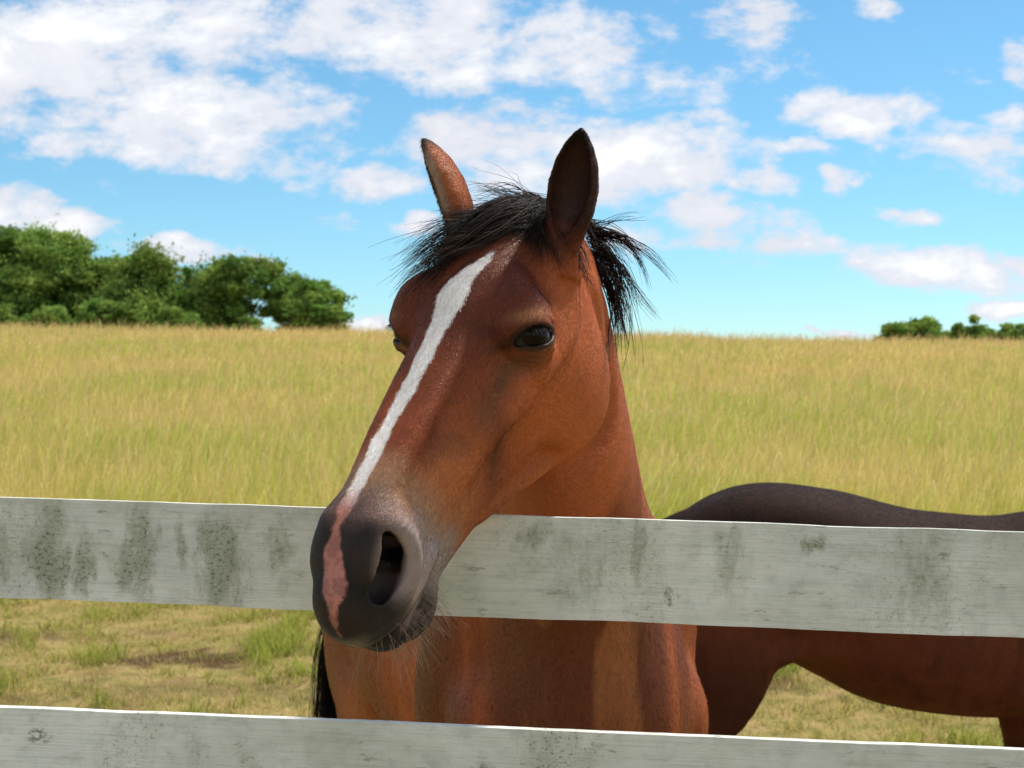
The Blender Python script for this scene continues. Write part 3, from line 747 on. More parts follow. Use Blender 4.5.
def blackhair(n, lo=17, hi=86):
    g = rng.random((n, 1)) ** 2 * (.3 + 1.3 * np.repeat(rng.random((n // 14 + 1, 1)) ** 2, 14, 0)[:n])
    return srgb(lo, lo - 5, lo - 6) + (srgb(hi, hi - 20, hi - 32) - srgb(lo, lo - 5, lo - 6)) * g
hm = hair_material('black horse hair', None)
G = GUIDES
allc = []
for a, b_, n, fr in G['forelock']:
    allc.append(lift(lock(a, b_, n, 12, rng, .0065, fr * 1.4), bvhN, .002, 1, .016))
fc = np.concatenate(allc)
allc = [lift(lock(a, b_, max(4, int(n * .10)), 14, rng, .008, .009, .5), bvhN, .003, 1) for a, b_, n, fr in G['forelock']]
fl = [resample(c, 12) for c in np.concatenate(allc)]
fc = np.concatenate([fc[rng.random(len(fc)) < .80], np.array(fl)])
strands('forelock', fc, hm, near, rng.uniform(.0006, .0013, len(fc)), blackhair(len(fc)), rng, loc0=loc0)
allc = []
for a, b_, n, fr in G['mane']:
    allc.append(lift(lock(a, b_, int(n * .80), 14, rng, .0075, fr * .9, .35), bvhN, .003, 1)); allc[-1] = np.array([resample(c, 12) for c in allc[-1]])
# mane along the crest, lying on the horse's left side
st = catmull(near_cfg['neck'], 8)[::-1]
for i in range(4, len(st) - 6):
    c, lat, hh, hw = st[i, :3], nrm(st[i, 3:6]), st[i, 7], st[i, 6]
    tn = nrm(st[i + 1, :3] - st[i - 1, :3]); up = np.cross(tn, lat); up = up if up[2] > 0 else -up
    r0 = c + up * (hh + .01)
    L = .20 + .05 * math.sin(i * 1.7); lat = lat if i < 5 else -lat
    g1 = [r0, r0 + lat * .04 + up * .015, r0 + lat * (hw + .01) - up * .05, r0 + lat * (hw + .03) - up * L]
    g2 = [q + tn * .035 for q in g1]
    allc.append(lift(lock(g1, g2, 42, 12, rng, .008, .008), bvhN, .004, 1))
mc = np.concatenate(allc)
strands('mane', mc, hm, near, rng.uniform(.0007, .0015, len(mc)), blackhair(len(mc)), rng, loc0=loc0)
tl = lock([(-.29, 3.98, 1.33), (-.39, 4.03, 1.25), (-.445, 3.97, 1.05), (-.455, 3.92, .80), (-.44, 3.92, .52)],
          [(-.27, 3.99, 1.30), (-.43, 4.04, 1.22), (-.525, 3.97, 1.05), (-.52, 3.92, .80), (-.505, 3.92, .50)], 900, 14, rng, .012, .010)
strands('tail', tl, hm, near, rng.uniform(.0016, .0030, len(tl)), blackhair(len(tl), 20, 58), rng, loc0=loc0)
# whiskers of lips and chin
wc = []; ws_ = []
for i in range(150):
    for _ in range(8):
        q = np.array([rng.uniform(.49, .60), rng.uniform(-.008, .045), rng.uniform(-.20, -.100)])
        loc, nor, idx, dd = bvhN.find_nearest(Vector(world_of_head(TN, q)))
        if nor.z < .3: break
    p0 = np.array(loc); nn = nrm(np.array(nor) + rng.normal(size=3) * .25 + np.array([0, 0, -.5]))
    L = rng.uniform(.010, .042) * (1 if i % 3 else 1.2); sag = np.array([0, 0, -1.0]) * L * .25
    t = np.linspace(0, 1, 7)[:, None]
    wc.append(p0 + nn * L * t + sag * t ** 2 + rng.normal(size=3) * .004 * t ** 2); ws_.append(q[1] > 0)
wm = hair_material('whisker', None, .5)
wc = np.array(wc); ws_ = np.array(ws_)
for sel in (wc,):
    strands('whiskers', sel, wm, near, rng.uniform(.0004, .0007, len(sel)), np.tile(srgb(170, 142, 122), (len(sel), 1)), rng, loc0=loc0)
# lashes of the upper lids
for d in (1, -1):
    lc = []
    for i in range(46):
        x = rng.uniform(-.022, .020); y = .0118 - .0118 * (x / .028) ** 2
        q = EYE + x * EM + y * EW + .0262 * EO * math.sqrt(max(1 - (x * x + y * y) / .0262 ** 2, .1)); q[1] *= d
        out = (EO * .9 - EW * .35 + EM * (x * 14)); out[1] *= d
        p0 = world_of_head(TN, q); nn = nrm(out @ TN['A'] + rng.normal(size=3) * .1)
        t = np.linspace(0, 1, 5)[:, None]; L = rng.uniform(.008, .016)
        lc.append(p0 + nn * L * t + np.array([0, 0, -.003]) * t ** 2)
    strands('eyelashes', lc, hm, near, np.full(len(lc), .0007), blackhair(len(lc)), rng, loc0=loc0)

far, TF, bvhF, locF = make_horse('horse', far_cfg, 'dark brown horse standing side-on behind the fence at the right, its head out of view', 'horses in the pasture', True, .68)
st = catmull(far_cfg['neck'], 8)[::-1]; allc = []
for i in range(2, len(st) - 4):
    c, lat, hh, hw = st[i, :3], nrm(st[i, 3:6]), st[i, 7], st[i, 6]
    tn = nrm(st[i + 1, :3] - st[i - 1, :3]); up = np.cross(tn, lat); up = up if up[2] > 0 else -up
    r0 = c + up * (hh + .005)
    g1 = [r0, r0 - lat * .04 + up * .01, r0 - lat * (hw + .01) - up * .05, r0 - lat * (hw + .02) - up * .22]
    allc.append(lock(g1, [q + tn * .03 for q in g1], 26, 8, rng, .008, .006))
mc = np.concatenate(allc)
strands('mane', mc, hm, far, rng.uniform(.002, .004, len(mc)), blackhair(len(mc)), rng, loc0=locF)
bx = lambda x, y, z: world_of_body(TF, (x, y, z))
tl = lock([bx(-.84, .02, 1.36), bx(-.94, .02, 1.28), bx(-.97, .03, 1.0), bx(-.96, .03, .5)], [bx(-.82, -.03, 1.34), bx(-.90, -.05, 1.24), bx(-.90, -.05, 1.0), bx(-.90, -.05, .5)], 380, 10, rng, .015, .01)
strands('tail', tl, hm, far, rng.uniform(.003, .005, len(tl)), blackhair(len(tl)), rng, loc0=locF)
CLOUDS = [  # direction of each cloud bank: x/y, z/y, half sizes, strength
    (-0.3213, 0.2303, 0.1063, 0.0640, 1.1), (-0.2217, 0.1876, 0.1144, 0.0469, 1.1), (-0.2004, 0.2516, 0.1471, 0.0384, 0.9), (-0.3070, 0.1699, 0.0572, 0.0171, 0.9),
    (-0.2004, 0.1578, 0.0613, 0.0154, 0.8), (-0.0867, 0.2552, 0.1226, 0.0307, 0.9), (0.0341, 0.2374, 0.0899, 0.0384, 0.8), (0.0874, 0.2232, 0.0490, 0.0256, 0.5),
    (0.1620, 0.2445, 0.0531, 0.0324, 0.7), (0.0412, 0.1592, 0.1349, 0.0358, 1.1), (-0.0085, 0.1734, 0.0736, 0.0256, 0.8), (-0.0974, 0.1414, 0.0409, 0.0119, 0.8),
    (0.0981, 0.1592, 0.0654, 0.0222, 0.8), (0.1336, 0.1130, 0.0817, 0.0205, 0.9), (0.1905, 0.0988, 0.0490, 0.0136, 0.9), (0.2438, 0.1933, 0.0556, 0.0188, 0.95),
    (0.2367, 0.1436, 0.0163, 0.0077, 0.8), (0.2793, 0.1201, 0.0262, 0.0102, 0.9), (0.2189, 0.1628, 0.0204, 0.0068, 0.4), (0.3184, 0.0824, 0.0858, 0.0171, 1.1),
    (0.3539, 0.0867, 0.0490, 0.0154, 0.9), (0.3397, 0.1592, 0.0572, 0.0222, 0.45), (0.3611, 0.2289, 0.0245, 0.0205, 0.8), (-0.3532, 0.1237, 0.0286, 0.0171, 0.9),
    (-0.3035, 0.1080, 0.0368, 0.0145, 0.9), (-0.2289, 0.0967, 0.0409, 0.0111, 0.8), (-0.1827, 0.0867, 0.0245, 0.0068, 0.5), (-0.0725, 0.1109, 0.0229, 0.0119, 0.8),
    (0.3554, 0.0554, 0.0245, 0.0102, 1), (0.2274, 0.0320, 0.0360, 0.0060, 1.1), (-0.0995, 0.0412, 0.0213, 0.0068, 1), (0.2594, 0.2623, 0.0163, 0.0077, 0.5),
    (0.3184, 0.2217, 0.0229, 0.0077, 0.5), (-0.1507, 0.1450, 0.0245, 0.0085, 0.4), (0.0910, 0.1059, 0.0490, 0.0154, 0.7), (0.1336, 0.2125, 0.0327, 0.0136, 0.3),
    (-0.2715, 0.2658, 0.0981, 0.0341, 0.9), (0.1087, 0.2552, 0.0245, 0.0119, 0.6), (0.1976, 0.2601, 0.0245, 0.0102, 0.6), (-0.0405, 0.2644, 0.0490, 0.0171, 0.7),
    (0.0625, 0.2033, 0.0327, 0.0102, 0.5), (0.2935, 0.1592, 0.0196, 0.0085, 0.5), (0.1834, 0.1414, 0.0213, 0.0102, 0.5), (0.1656, 0.0867, 0.0278, 0.0077, 0.6),
    (0.2615, 0.0952, 0.0180, 0.0068, 0.4), (0.1265, 0.1876, 0.0245, 0.0102, 0.4), (-0.1294, 0.1201, 0.0180, 0.0068, 0.35), (-0.0227, 0.2303, 0.0409, 0.0213, 0.5),
    (0.3468, 0.1876, 0.0245, 0.0102, 0.5), ]
# ------------------------------------------------------------------ terrain and grass
Y0, Y1 = 12.0, 70.0
def terrain(x, y):
    x = np.asarray(x, float); y = np.asarray(y, float)
    hc = 3.30 - .0150 * np.clip(x, -45, 45)
    t = np.clip((y - Y0) / (Y1 - Y0), 0, 1)
    z = hc * (1.35 * t ** 1.25 - .35 * t ** 3.4)
    d = np.clip(y - Y1, 0, 60)
    z = z + np.where(y > Y1, .5 * hc / (Y1 - Y0) * d * (1 - d / 45.0), 0)
    z = z + .03 * np.sin(x * .9 + 1) * np.sin(y * .7) * sst(4, 8, y) + .12 * np.sin(x * .16 + 2) * np.sin(y * .11) * sst(14, 30, y) * sst(90, 60, y)
    z = z + .02 * np.sin(x * 3.1) * np.sin(y * 2.7 + 1) * sst(4.6, 6, y) * sst(14, 10, y)
    return z

PATCH = [(-2.0, 8.75, .42, .30, .95), (-1.45, 7.9, .8, .45, .42), (-3.4, 9.6, .5, .3, .6), (1.35, 8.2, .6, .35, .7), (.9, 9.4, .7, .3, .5), (2.6, 7.6, .5, .3, .6), (-3.1, 7.4, .6, .25, .5), (0, 3.4, 1.2, .8, .8)]
def bare(x, y):
    """trampled bare spots of the pasture"""
    P3 = np.stack([x, y, 0 * x], 1); n = fbm(P3, 4.5, 61, 3); r = np.zeros(len(x))
    for cx, cy, rx, ry, s in PATCH:
        r = np.maximum(r, s * sst(1.25, .55, np.sqrt(((x - cx) / rx) ** 2 + ((y - cy) / ry) ** 2) + 3.0 * (n - .5)))
    return r
def build_ground():
    xs = np.unique(np.concatenate([np.linspace(-14, 14, 281), np.linspace(-60, 60, 121), np.linspace(-400, 400, 81)]))
    ys = np.unique(np.concatenate([np.linspace(-2, 16, 241), np.linspace(16, 130, 115), np.linspace(-150, 600, 76)]))
    X, Y = np.meshgrid(xs, ys); Z = terrain(X, Y)
    V = np.stack([X, Y, Z], -1).reshape(-1, 3); nx = len(xs); ny = len(ys)
    i = np.arange(ny - 1)[:, None] * nx; j = np.arange(nx - 1)[None]
    F = np.stack([i + j, i + j + 1, i + nx + j + 1, i + nx + j], -1).reshape(-1, 4)
    m, nt, b = new_mat('pasture soil and thatch', .95, .1); N = NT(nt)
    g = N.n('ShaderNodeNewGeometry').outputs['Position']
    a = N.noise(g, .9, 5, .6); c = N.noise(g, 5.5, 5, .65); f = N.noise(g, 60, 4, .7)
    base = N.ramp(c, [(.30, tuple(srgb(98, 100, 48))), (.45, tuple(srgb(140, 132, 70))), (.58, tuple(srgb(176, 150, 98))), (.72, tuple(srgb(128, 98, 66)))])
    soil = N.ramp(f, [(.3, tuple(srgb(84, 62, 44))), (.7, tuple(srgb(150, 118, 84)))])
    col = N.mix(N.mapr(a, .54, .68, 0, .85), base, soil)
    col = N.mix(N.math('MULTIPLY', N.mapr(f, .35, .65), .35), col, (*srgb(200, 172, 116),), 'MIX')
    dirt = N.ramp(f, [(.35, tuple(srgb(52, 38, 28))), (.65, tuple(srgb(118, 88, 60)))])
    col = N.mix(N.attr('bare').outputs['Fac'], col, dirt)
    N.l(col, b.inputs['Base Color'])
    N.l(N.bump(N.math('ADD', f, c), .8, .04), b.inputs['Normal'])
    o = mesh_np('ground', V, F, m, extra={'bare': bare(V[:, 0], V[:, 1])}); tag(o, kind='structure')
build_ground()

def blade_material(name, trans=.35):
    m = bpy.data.materials.new(name); m.use_nodes = True; nt = m.node_tree; N = NT(nt)
    nt.nodes.remove(nt.nodes['Principled BSDF']); out = nt.nodes['Material Output']
    at = N.attr('tint').outputs['Color']
    d = N.n('ShaderNodeBsdfDiffuse'); t = N.n('ShaderNodeBsdfTranslucent'); mx = N.n('ShaderNodeMixShader')
    N.l(at, d.inputs[0]); N.l(at, t.inputs[0]); mx.inputs[0].default_value = trans
    N.l(d.outputs[0], mx.inputs[1]); N.l(t.outputs[0], mx.inputs[2]); N.l(mx.outputs[0], out.inputs['Surface'])
    return m

def blades(name, x, y, h, w, lean, cb, ct, mat, rng, prof=(1, .9, .65, .2), curve=1.8):
    """flat curved blades: root x, y; height; width; lean vectors (n,2); colours at root and tip"""
    n = len(x); z = terrain(x, y) - .01
    a = rng.random(n) * np.pi; wx, wy = np.cos(a) * w / 2, np.sin(a) * w / 2 * .5
    L = len(prof); V = np.empty((n, L, 2, 3), np.float32); C = np.empty((n, L, 2, 3), np.float32)
    for k, pr in enumerate(prof):
        t = k / (L - 1)
        px = x + lean[:, 0] * h * t ** curve; py = y + lean[:, 1] * h * t ** curve; pz = z + h * t * (1 - .25 * t * (lean ** 2).sum(1))
        for sd in (0, 1):
            s_ = (sd * 2 - 1) * pr
            V[:, k, sd, 0] = px + wx * s_; V[:, k, sd, 1] = py + wy * s_; V[:, k, sd, 2] = pz
            C[:, k, sd] = cb + (ct - cb) * (t ** .8)
    b = (np.arange(n) * L * 2)[:, None] + (np.arange(L - 1) * 2)[None]
    F = np.stack([b, b + 1, b + 3, b + 2], -1).reshape(-1, 4)
    o = mesh_np(name, V.reshape(-1, 3), F, mat, color=C.reshape(-1, 3), smooth=True)
    return o

rg = np.random.default_rng(23)
bm = blade_material('meadow blade', .48)
# tall hay meadow on the rise
def meadow():
    n = 500000
    u = rg.random(n)
    y = 11.6 * (1 + u * ((76 / 11.6) ** .62 - 1)) ** (1 / .62)
    x = (rg.random(n) * 2 - 1) * (.52 * y + 3)
    P3 = np.stack([x, y, 0 * x], 1)
    big = fbm(P3, .16, 3); mid = fbm(P3, .8, 4); fin = fbm(P3, 3.5, 6, 2)
    keep = rg.random(n) < (.45 + 1.1 * fin); x, y, big, mid, fin = x[keep], y[keep], big[keep], mid[keep], fin[keep]; n = len(x)
    h = (.50 + .34 * rg.random(n) + .30 * (mid - .5) + .25 * (big - .5)) * sst(11.4, 13.0, y) ** .5
    stalk = rg.random(n) < .30
    h = np.where(stalk, h * 1.22 + .05, h) * (1 + .45 * sst(52, 64, y) * (fin - .45) * 2)
    w = np.maximum(.0042, .00050 * y) * rg.uniform(.6, 1.4, n) * np.where(stalk, .60, 1)
    lean = rg.normal(size=(n, 2)) * .16 + np.array([.10, .0]) + np.stack([(mid - .5) * .5, (fin - .5) * .3], 1)
    g = np.clip(.72 + 2.3 * (mid - .5) + 2.2 * (big - .5) + rg.normal(size=n) * .22 - .010 * (y - 23), 0, 1)[:, None]
    cb = srgb(190, 184, 84) + (srgb(144, 166, 56) - srgb(190, 184, 84)) * g
    ct = srgb(240, 216, 134) + (srgb(200, 206, 92) - srgb(240, 216, 134)) * g
    pale = rg.random(n)[:, None] < .10
    ct = np.where(pale, srgb(252, 236, 176), ct)
    ct = np.where(stalk[:, None], srgb(240, 204, 140) * (.75 + .4 * rg.random((n, 1))), ct)
    j = (.80 + .4 * rg.random((n, 1)))
    o = blades('tall_grass', x, y, h, w, lean, cb * j, ct * j, bm, rg, prof=(.9, .8, .6, .75))
    tag(o, 'tall golden green hay grass covering the rise behind the horses', 'grass', kind='stuff')
meadow()

def pasture():
    X, Y, Hh, Wd, Ln, CB, CT = [], [], [], [], [], [], []
    def add(n, y0, y1, hw, dens_fn=None, hs=1.0, ws=1.0):
        y = rg.uniform(y0, y1, n); x = (rg.random(n) * 2 - 1) * hw(y)
        P3 = np.stack([x, y, 0 * x], 1); a = fbm(P3, .9, 13); c = fbm(P3, 3.2, 14); d = fbm(P3, 9, 15, 2)
        keep = rg.random(n) < np.clip(1.6 * (c - .30) + 1.6 * (d - .42) + .5 * (.5 - a), .05, 1.0)
        keep &= rg.random(n) > .70 * bare(x, y)
        x, y, a, c, d = x[keep], y[keep], a[keep], c[keep], d[keep]; n = len(x)
        tuft = sst(.50, .72, .55 * c + .45 * d + .3 * (a - .5))
        h = (.022 + .045 * rg.random(n) + .12 * tuft * rg.uniform(.5, 1, n)) * hs
        g = np.clip(.20 + tuft * .85 + rg.normal(size=n) * .25, 0, 1)[:, None]
        cb = srgb(164, 146, 84) + (srgb(120, 138, 50) - srgb(164, 146, 84)) * g
        ct = srgb(234, 208, 142) + (srgb(186, 192, 84) - srgb(234, 208, 142)) * g
        j = .50 + .72 * rg.random((n, 1))
        X.append(x); Y.append(y); Hh.append(h); Wd.append(rg.uniform(.004, .0085, n) * ws); Ln.append(rg.normal(size=(n, 2)) * .55); CB.append(cb * j); CT.append(ct * j)
    add(230000, 5.2, 12.6, lambda y: .40 * y + .8)
    add(36000, 2.0, 5.2, lambda y: 2.6 + 0 * y)
    add(24000, -.5, 2.0, lambda y: 2.2 + 0 * y, hs=1.5)
    cat = np.concatenate
    o = blades('short_grass', cat(X), cat(Y), cat(Hh), cat(Wd), cat(Ln), cat(CB), cat(CT), bm, rg, prof=(1, .8, .15), curve=1.5)
    tag(o, 'short grazed grass with green tufts and straw behind the fence', 'grass', kind='stuff')
pasture()

# ------------------------------------------------------------------ fence
def fence_paint(stains=(), amt=1.0):
    m, nt, b = new_mat('weathered white paint', .72, .25); N = NT(nt)
    p = N.n('ShaderNodeTexCoord').outputs['Object']
    info = N.n('ShaderNodeObjectInfo').outputs['Random']
    sh = N.n('ShaderNodeCombineXYZ'); N.l(N.math('MULTIPLY', info, 37.0), sh.inputs[0]); N.l(N.math('MULTIPLY', info, 11.0), sh.inputs[2])
    p = N.vmath('ADD', p, sh.outputs[0])
    grain = N.noise(N.scale(p, (7, 60, 260)), 1, 5, .62)
    fine = N.noise(N.scale(p, (45, 400, 900)), 1, 3, .6)
    broad = N.noise(N.scale(p, (3.2, 3, 4.5)), 1, 4, .6)
    smear = N.noise(N.scale(p, (4.6, 6, 1.6)), 1, 5, .6, .4)
    drip = N.noise(N.scale(p, (22, 8, 4.5)), 1, 4, .65)
    speck = N.noise(N.scale(p, (230, 230, 260)), 1, 3, .75)
    speck2 = N.noise(N.scale(p, (95, 95, 150)), 1, 4, .7)
    base = N.ramp(broad, [(.3, tuple(srgb(224, 226, 220))), (.5, tuple(srgb(240, 239, 230))), (.72, tuple(srgb(212, 213, 202)))])
    base = N.mix(N.mapr(grain, .50, .72, 0, .28), base, tuple(srgb(140, 140, 126)))
    base = N.mix(N.mapr(fine, .60, .75, 0, .35), base, tuple(srgb(112, 110, 98)))
    base = N.mix(N.mapr(fine, .42, .30, 0, .35), base, tuple(srgb(222, 222, 214)))
    alg = N.math('MULTIPLY', N.mapr(smear, .50, .66, 0, 1, True), N.mapr(drip, .38, .62, .25, 1))
    wash = N.noise(N.scale(p, (1.6, 3, 3.0)), 1, 5, .65)
    base = N.mix(N.mapr(wash, .46, .64, 0, .50), base, tuple(srgb(160, 160, 138)))
    if amt < 1: alg = N.math('MULTIPLY', alg, amt)
    base = N.mix(N.math('MULTIPLY', alg, .60), base, tuple(srgb(146, 148, 116)))
    sp = N.math('MULTIPLY', N.math('MULTIPLY', N.mapr(smear, .49, .63, 0, 1, True), N.mapr(speck2, .49, .59, 0, 1)), N.mapr(speck, .50, .58, 0, 1))
    if amt < 1: sp = N.math('MULTIPLY', sp, amt)
    if stains:
        wn = N.n('ShaderNodeTexNoise'); N.l(N.scale(p, (14, 8, 9)), wn.inputs['Vector']); wn.inputs['Scale'].default_value = 1; wn.inputs['Detail'].default_value = 5; wn.inputs['Roughness'].default_value = .7
        p0 = N.vmath('ADD', N.n('ShaderNodeTexCoord').outputs['Object'], N.vmath('MULTIPLY', N.vmath('SUBTRACT', wn.outputs['Color'], (.5, .5, .5)), (.11, 0, .12))); acc = None
        for cx, cz, rx, rz, st in stains:
            q = N.vmath('MULTIPLY', N.vmath('SUBTRACT', p0, (cx, 0, cz)), (.72 / rx, 0, .72 / rz))
            val = N.math('MULTIPLY_ADD', N.vmath('DOT_PRODUCT', q, q), -st, st)
            acc = val if acc is None else N.math('MAXIMUM', acc, val)
        acc = N.math('MAXIMUM', acc, -1.0)
        rough = N.math('ADD', N.math('MULTIPLY_ADD', N.noise(N.scale(p, (60, 40, 26)), 1, 4, .7), 2.2, -1.1), acc)
        soft = N.mapr(rough, -.25, 1.1, 0, 1, True)
        base = N.mix(N.math('MULTIPLY', soft, .62), base, tuple(srgb(134, 136, 100)))
        spots = N.math('MULTIPLY', N.mapr(rough, .15, 1.0, 0, .9), N.mapr(N.noise(N.scale(p, (150, 150, 190)), 1, 3, .75), .53, .60, 0, 1))
        sp = N.math('MAXIMUM', sp, spots)
    base = N.mix(N.math('MULTIPLY', sp, .85), base, tuple(srgb(84, 88, 60)))
    mot = N.noise(N.scale(p, (30, 30, 42)), 1, 5, .7)
    base = N.mix(N.mapr(mot, .50, .66, 0, .28), base, tuple(srgb(150, 152, 138)))
    peel = N.math('MULTIPLY', N.mapr(N.noise(N.scale(p, (16, 40, 70)), 1, 6, .72), .60, .64, 0, 1), N.mapr(wash, .44, .56, 0, 1))
    base = N.mix(N.math('MULTIPLY', peel, .65), base, tuple(srgb(138, 130, 112)))
    # scattered dark nicks and knots
    vo = N.n('ShaderNodeTexVoronoi'); N.l(N.scale(p, (5.5, 5, 9)), vo.inputs['Vector']); vo.inputs['Scale'].default_value = 1
    knot = N.math('MULTIPLY', N.mapr(vo.outputs['Distance'], .13, .06, 0, 1, True), N.mapr(speck2, .44, .58, 0, 1))
    base = N.mix(N.math('MULTIPLY', knot, .7), base, tuple(srgb(96, 98, 78)))
    N.l(base, b.inputs['Base Color'])
    hgt = N.math('ADD', N.math('MULTIPLY', grain, .9), N.math('ADD', N.math('MULTIPLY', fine, .35), N.math('MULTIPLY', sp, .3)))
    N.l(N.bump(hgt, .55, .0022), b.inputs['Normal'])
    return m
FM = fence_paint()
FTOP = fence_paint([(-.615, -.070, .026, .060, 1), (-.572, -.098, .013, .038, .9), (-.495, -.062, .022, .060, .95), (-.443, -.058, .009, .032, .7), (-.385, -.076, .030, .060, 1.05), (-.30, -.06, .015, .045, .5),
    (.045, -.028, .020, .016, .6), (.110, -.07, .03, .03, .3), (.187, -.045, .010, .036, .75), (.226, -.100, .004, .009, .9), (.305, -.05, .014, .045, .45), (.418, -.022, .015, .012, .75), (.56, -.06, .03, .06, .35), (-.70, -.08, .03, .05, .6), (-.16, -.10, .05, .03, .3)], .45)
# line of the fence (front face)
FX0, FY0, FX1, FY1 = -.702, 1.930, .677, 1.860
FANG = math.atan2(FY1 - FY0, FX1 - FX0); FDIP = math.atan2(1.5230 - 1.5650, FX1 - FX0)
def board(L, Hh, T, rgn, seed):
    """a sawn board with slightly uneven edges, x along, z up, front face at y = 0"""
    n = 480; xs = np.linspace(-L / 2, L / 2, n)
    P_ = np.stack([xs, 0 * xs, 0 * xs], 1)
    wt = (fbm(P_ + seed, 7, 1, 5) - .5) * .0055; wb = (fbm(P_ + seed + 9, 7, 2, 5) - .5) * .0055; wf = (fbm(P_ + seed + 5, 3, 3, 2) - .5) * .004
    ring = [(-0.0, 0.0015), (0.0, .5), (0.0, .985), (.004, 1.0), (.5, 1.0), (1.0, .985), (1.0, .015), (.5, 0), (.006, 0)]
    V = []
    for i, x in enumerate(xs):
        for ty, tz in ring:
            V.append((x, ty * T + wf[i], (-Hh + wb[i]) * (1 - tz) + wt[i] * tz))
    k = len(ring); V = np.array(V)
    i = np.arange(n - 1)[:, None] * k; j = np.arange(k)[None]; j2 = (j + 1) % k
    F = np.stack([i + j, i + k + j, i + k + j2, i + j2], -1).reshape(-1, 4)
    caps = [[0, 1, 7, 8], [1, 2, 6, 7], [2, 3, 4, 5]]
    capf = [c[::-1] for c in caps] + [[c_ + (n - 1) * k for c_ in c] for c in caps] + [[2, 5, 6, 6]]
    capf = [c for c in capf if len(set(c)) == 4]
    return V, np.concatenate([F, np.array(capf)])
fence = empty('fence', ((FX0 + FX1) / 2, (FY0 + FY1) / 2, 0), FANG)
tag(fence, 'weathered white plank fence with green algae stains in front of the horses', 'fence')
tops = [(1.5440, 1), (1.2565, 2), (.968, 3), (.680, 4)]
for zt, sd in tops:
    V, F = board(4.9, .1385, .022, rg, sd * 13.7)
    o = mesh_np('board', V, F, FTOP if sd == 1 else FM, fence, smooth=False); o.location = (0, 0, zt); o.rotation_euler = (0, -FDIP, 0)
for px_ in (-2.32, -1.36 + 2.6, 2.32):
    pass
for px_ in (-2.36, 1.62, ):
    s_ = .052; zt = 1.5440 + math.tan(FDIP) * px_ + .03
    ring = [(-s_, -s_), (-s_ + .01, -s_ - .006), (s_ - .01, -s_ - .006), (s_, -s_), (s_ + .006, s_ - .01), (s_, s_), (-s_, s_), (-s_ - .006, s_ - .01)]
    V = np.array([(a, b + .022 + s_ + .009, z) for z, k_ in ((-.3, 1), (zt - .02, 1), (zt, .8), (zt + .002, .02)) for a, b in [(q[0] * k_, q[1] * k_) for q in ring]])
    i = np.arange(3)[:, None] * 8; j = np.arange(8)[None]; j2 = (j + 1) % 8
    F = np.stack([i + j, i + j2, i + 8 + j2, i + 8 + j], -1).reshape(-1, 4)
    o = mesh_np('post', V, F, FM, fence, smooth=False); o.location = (px_, 0, 0)

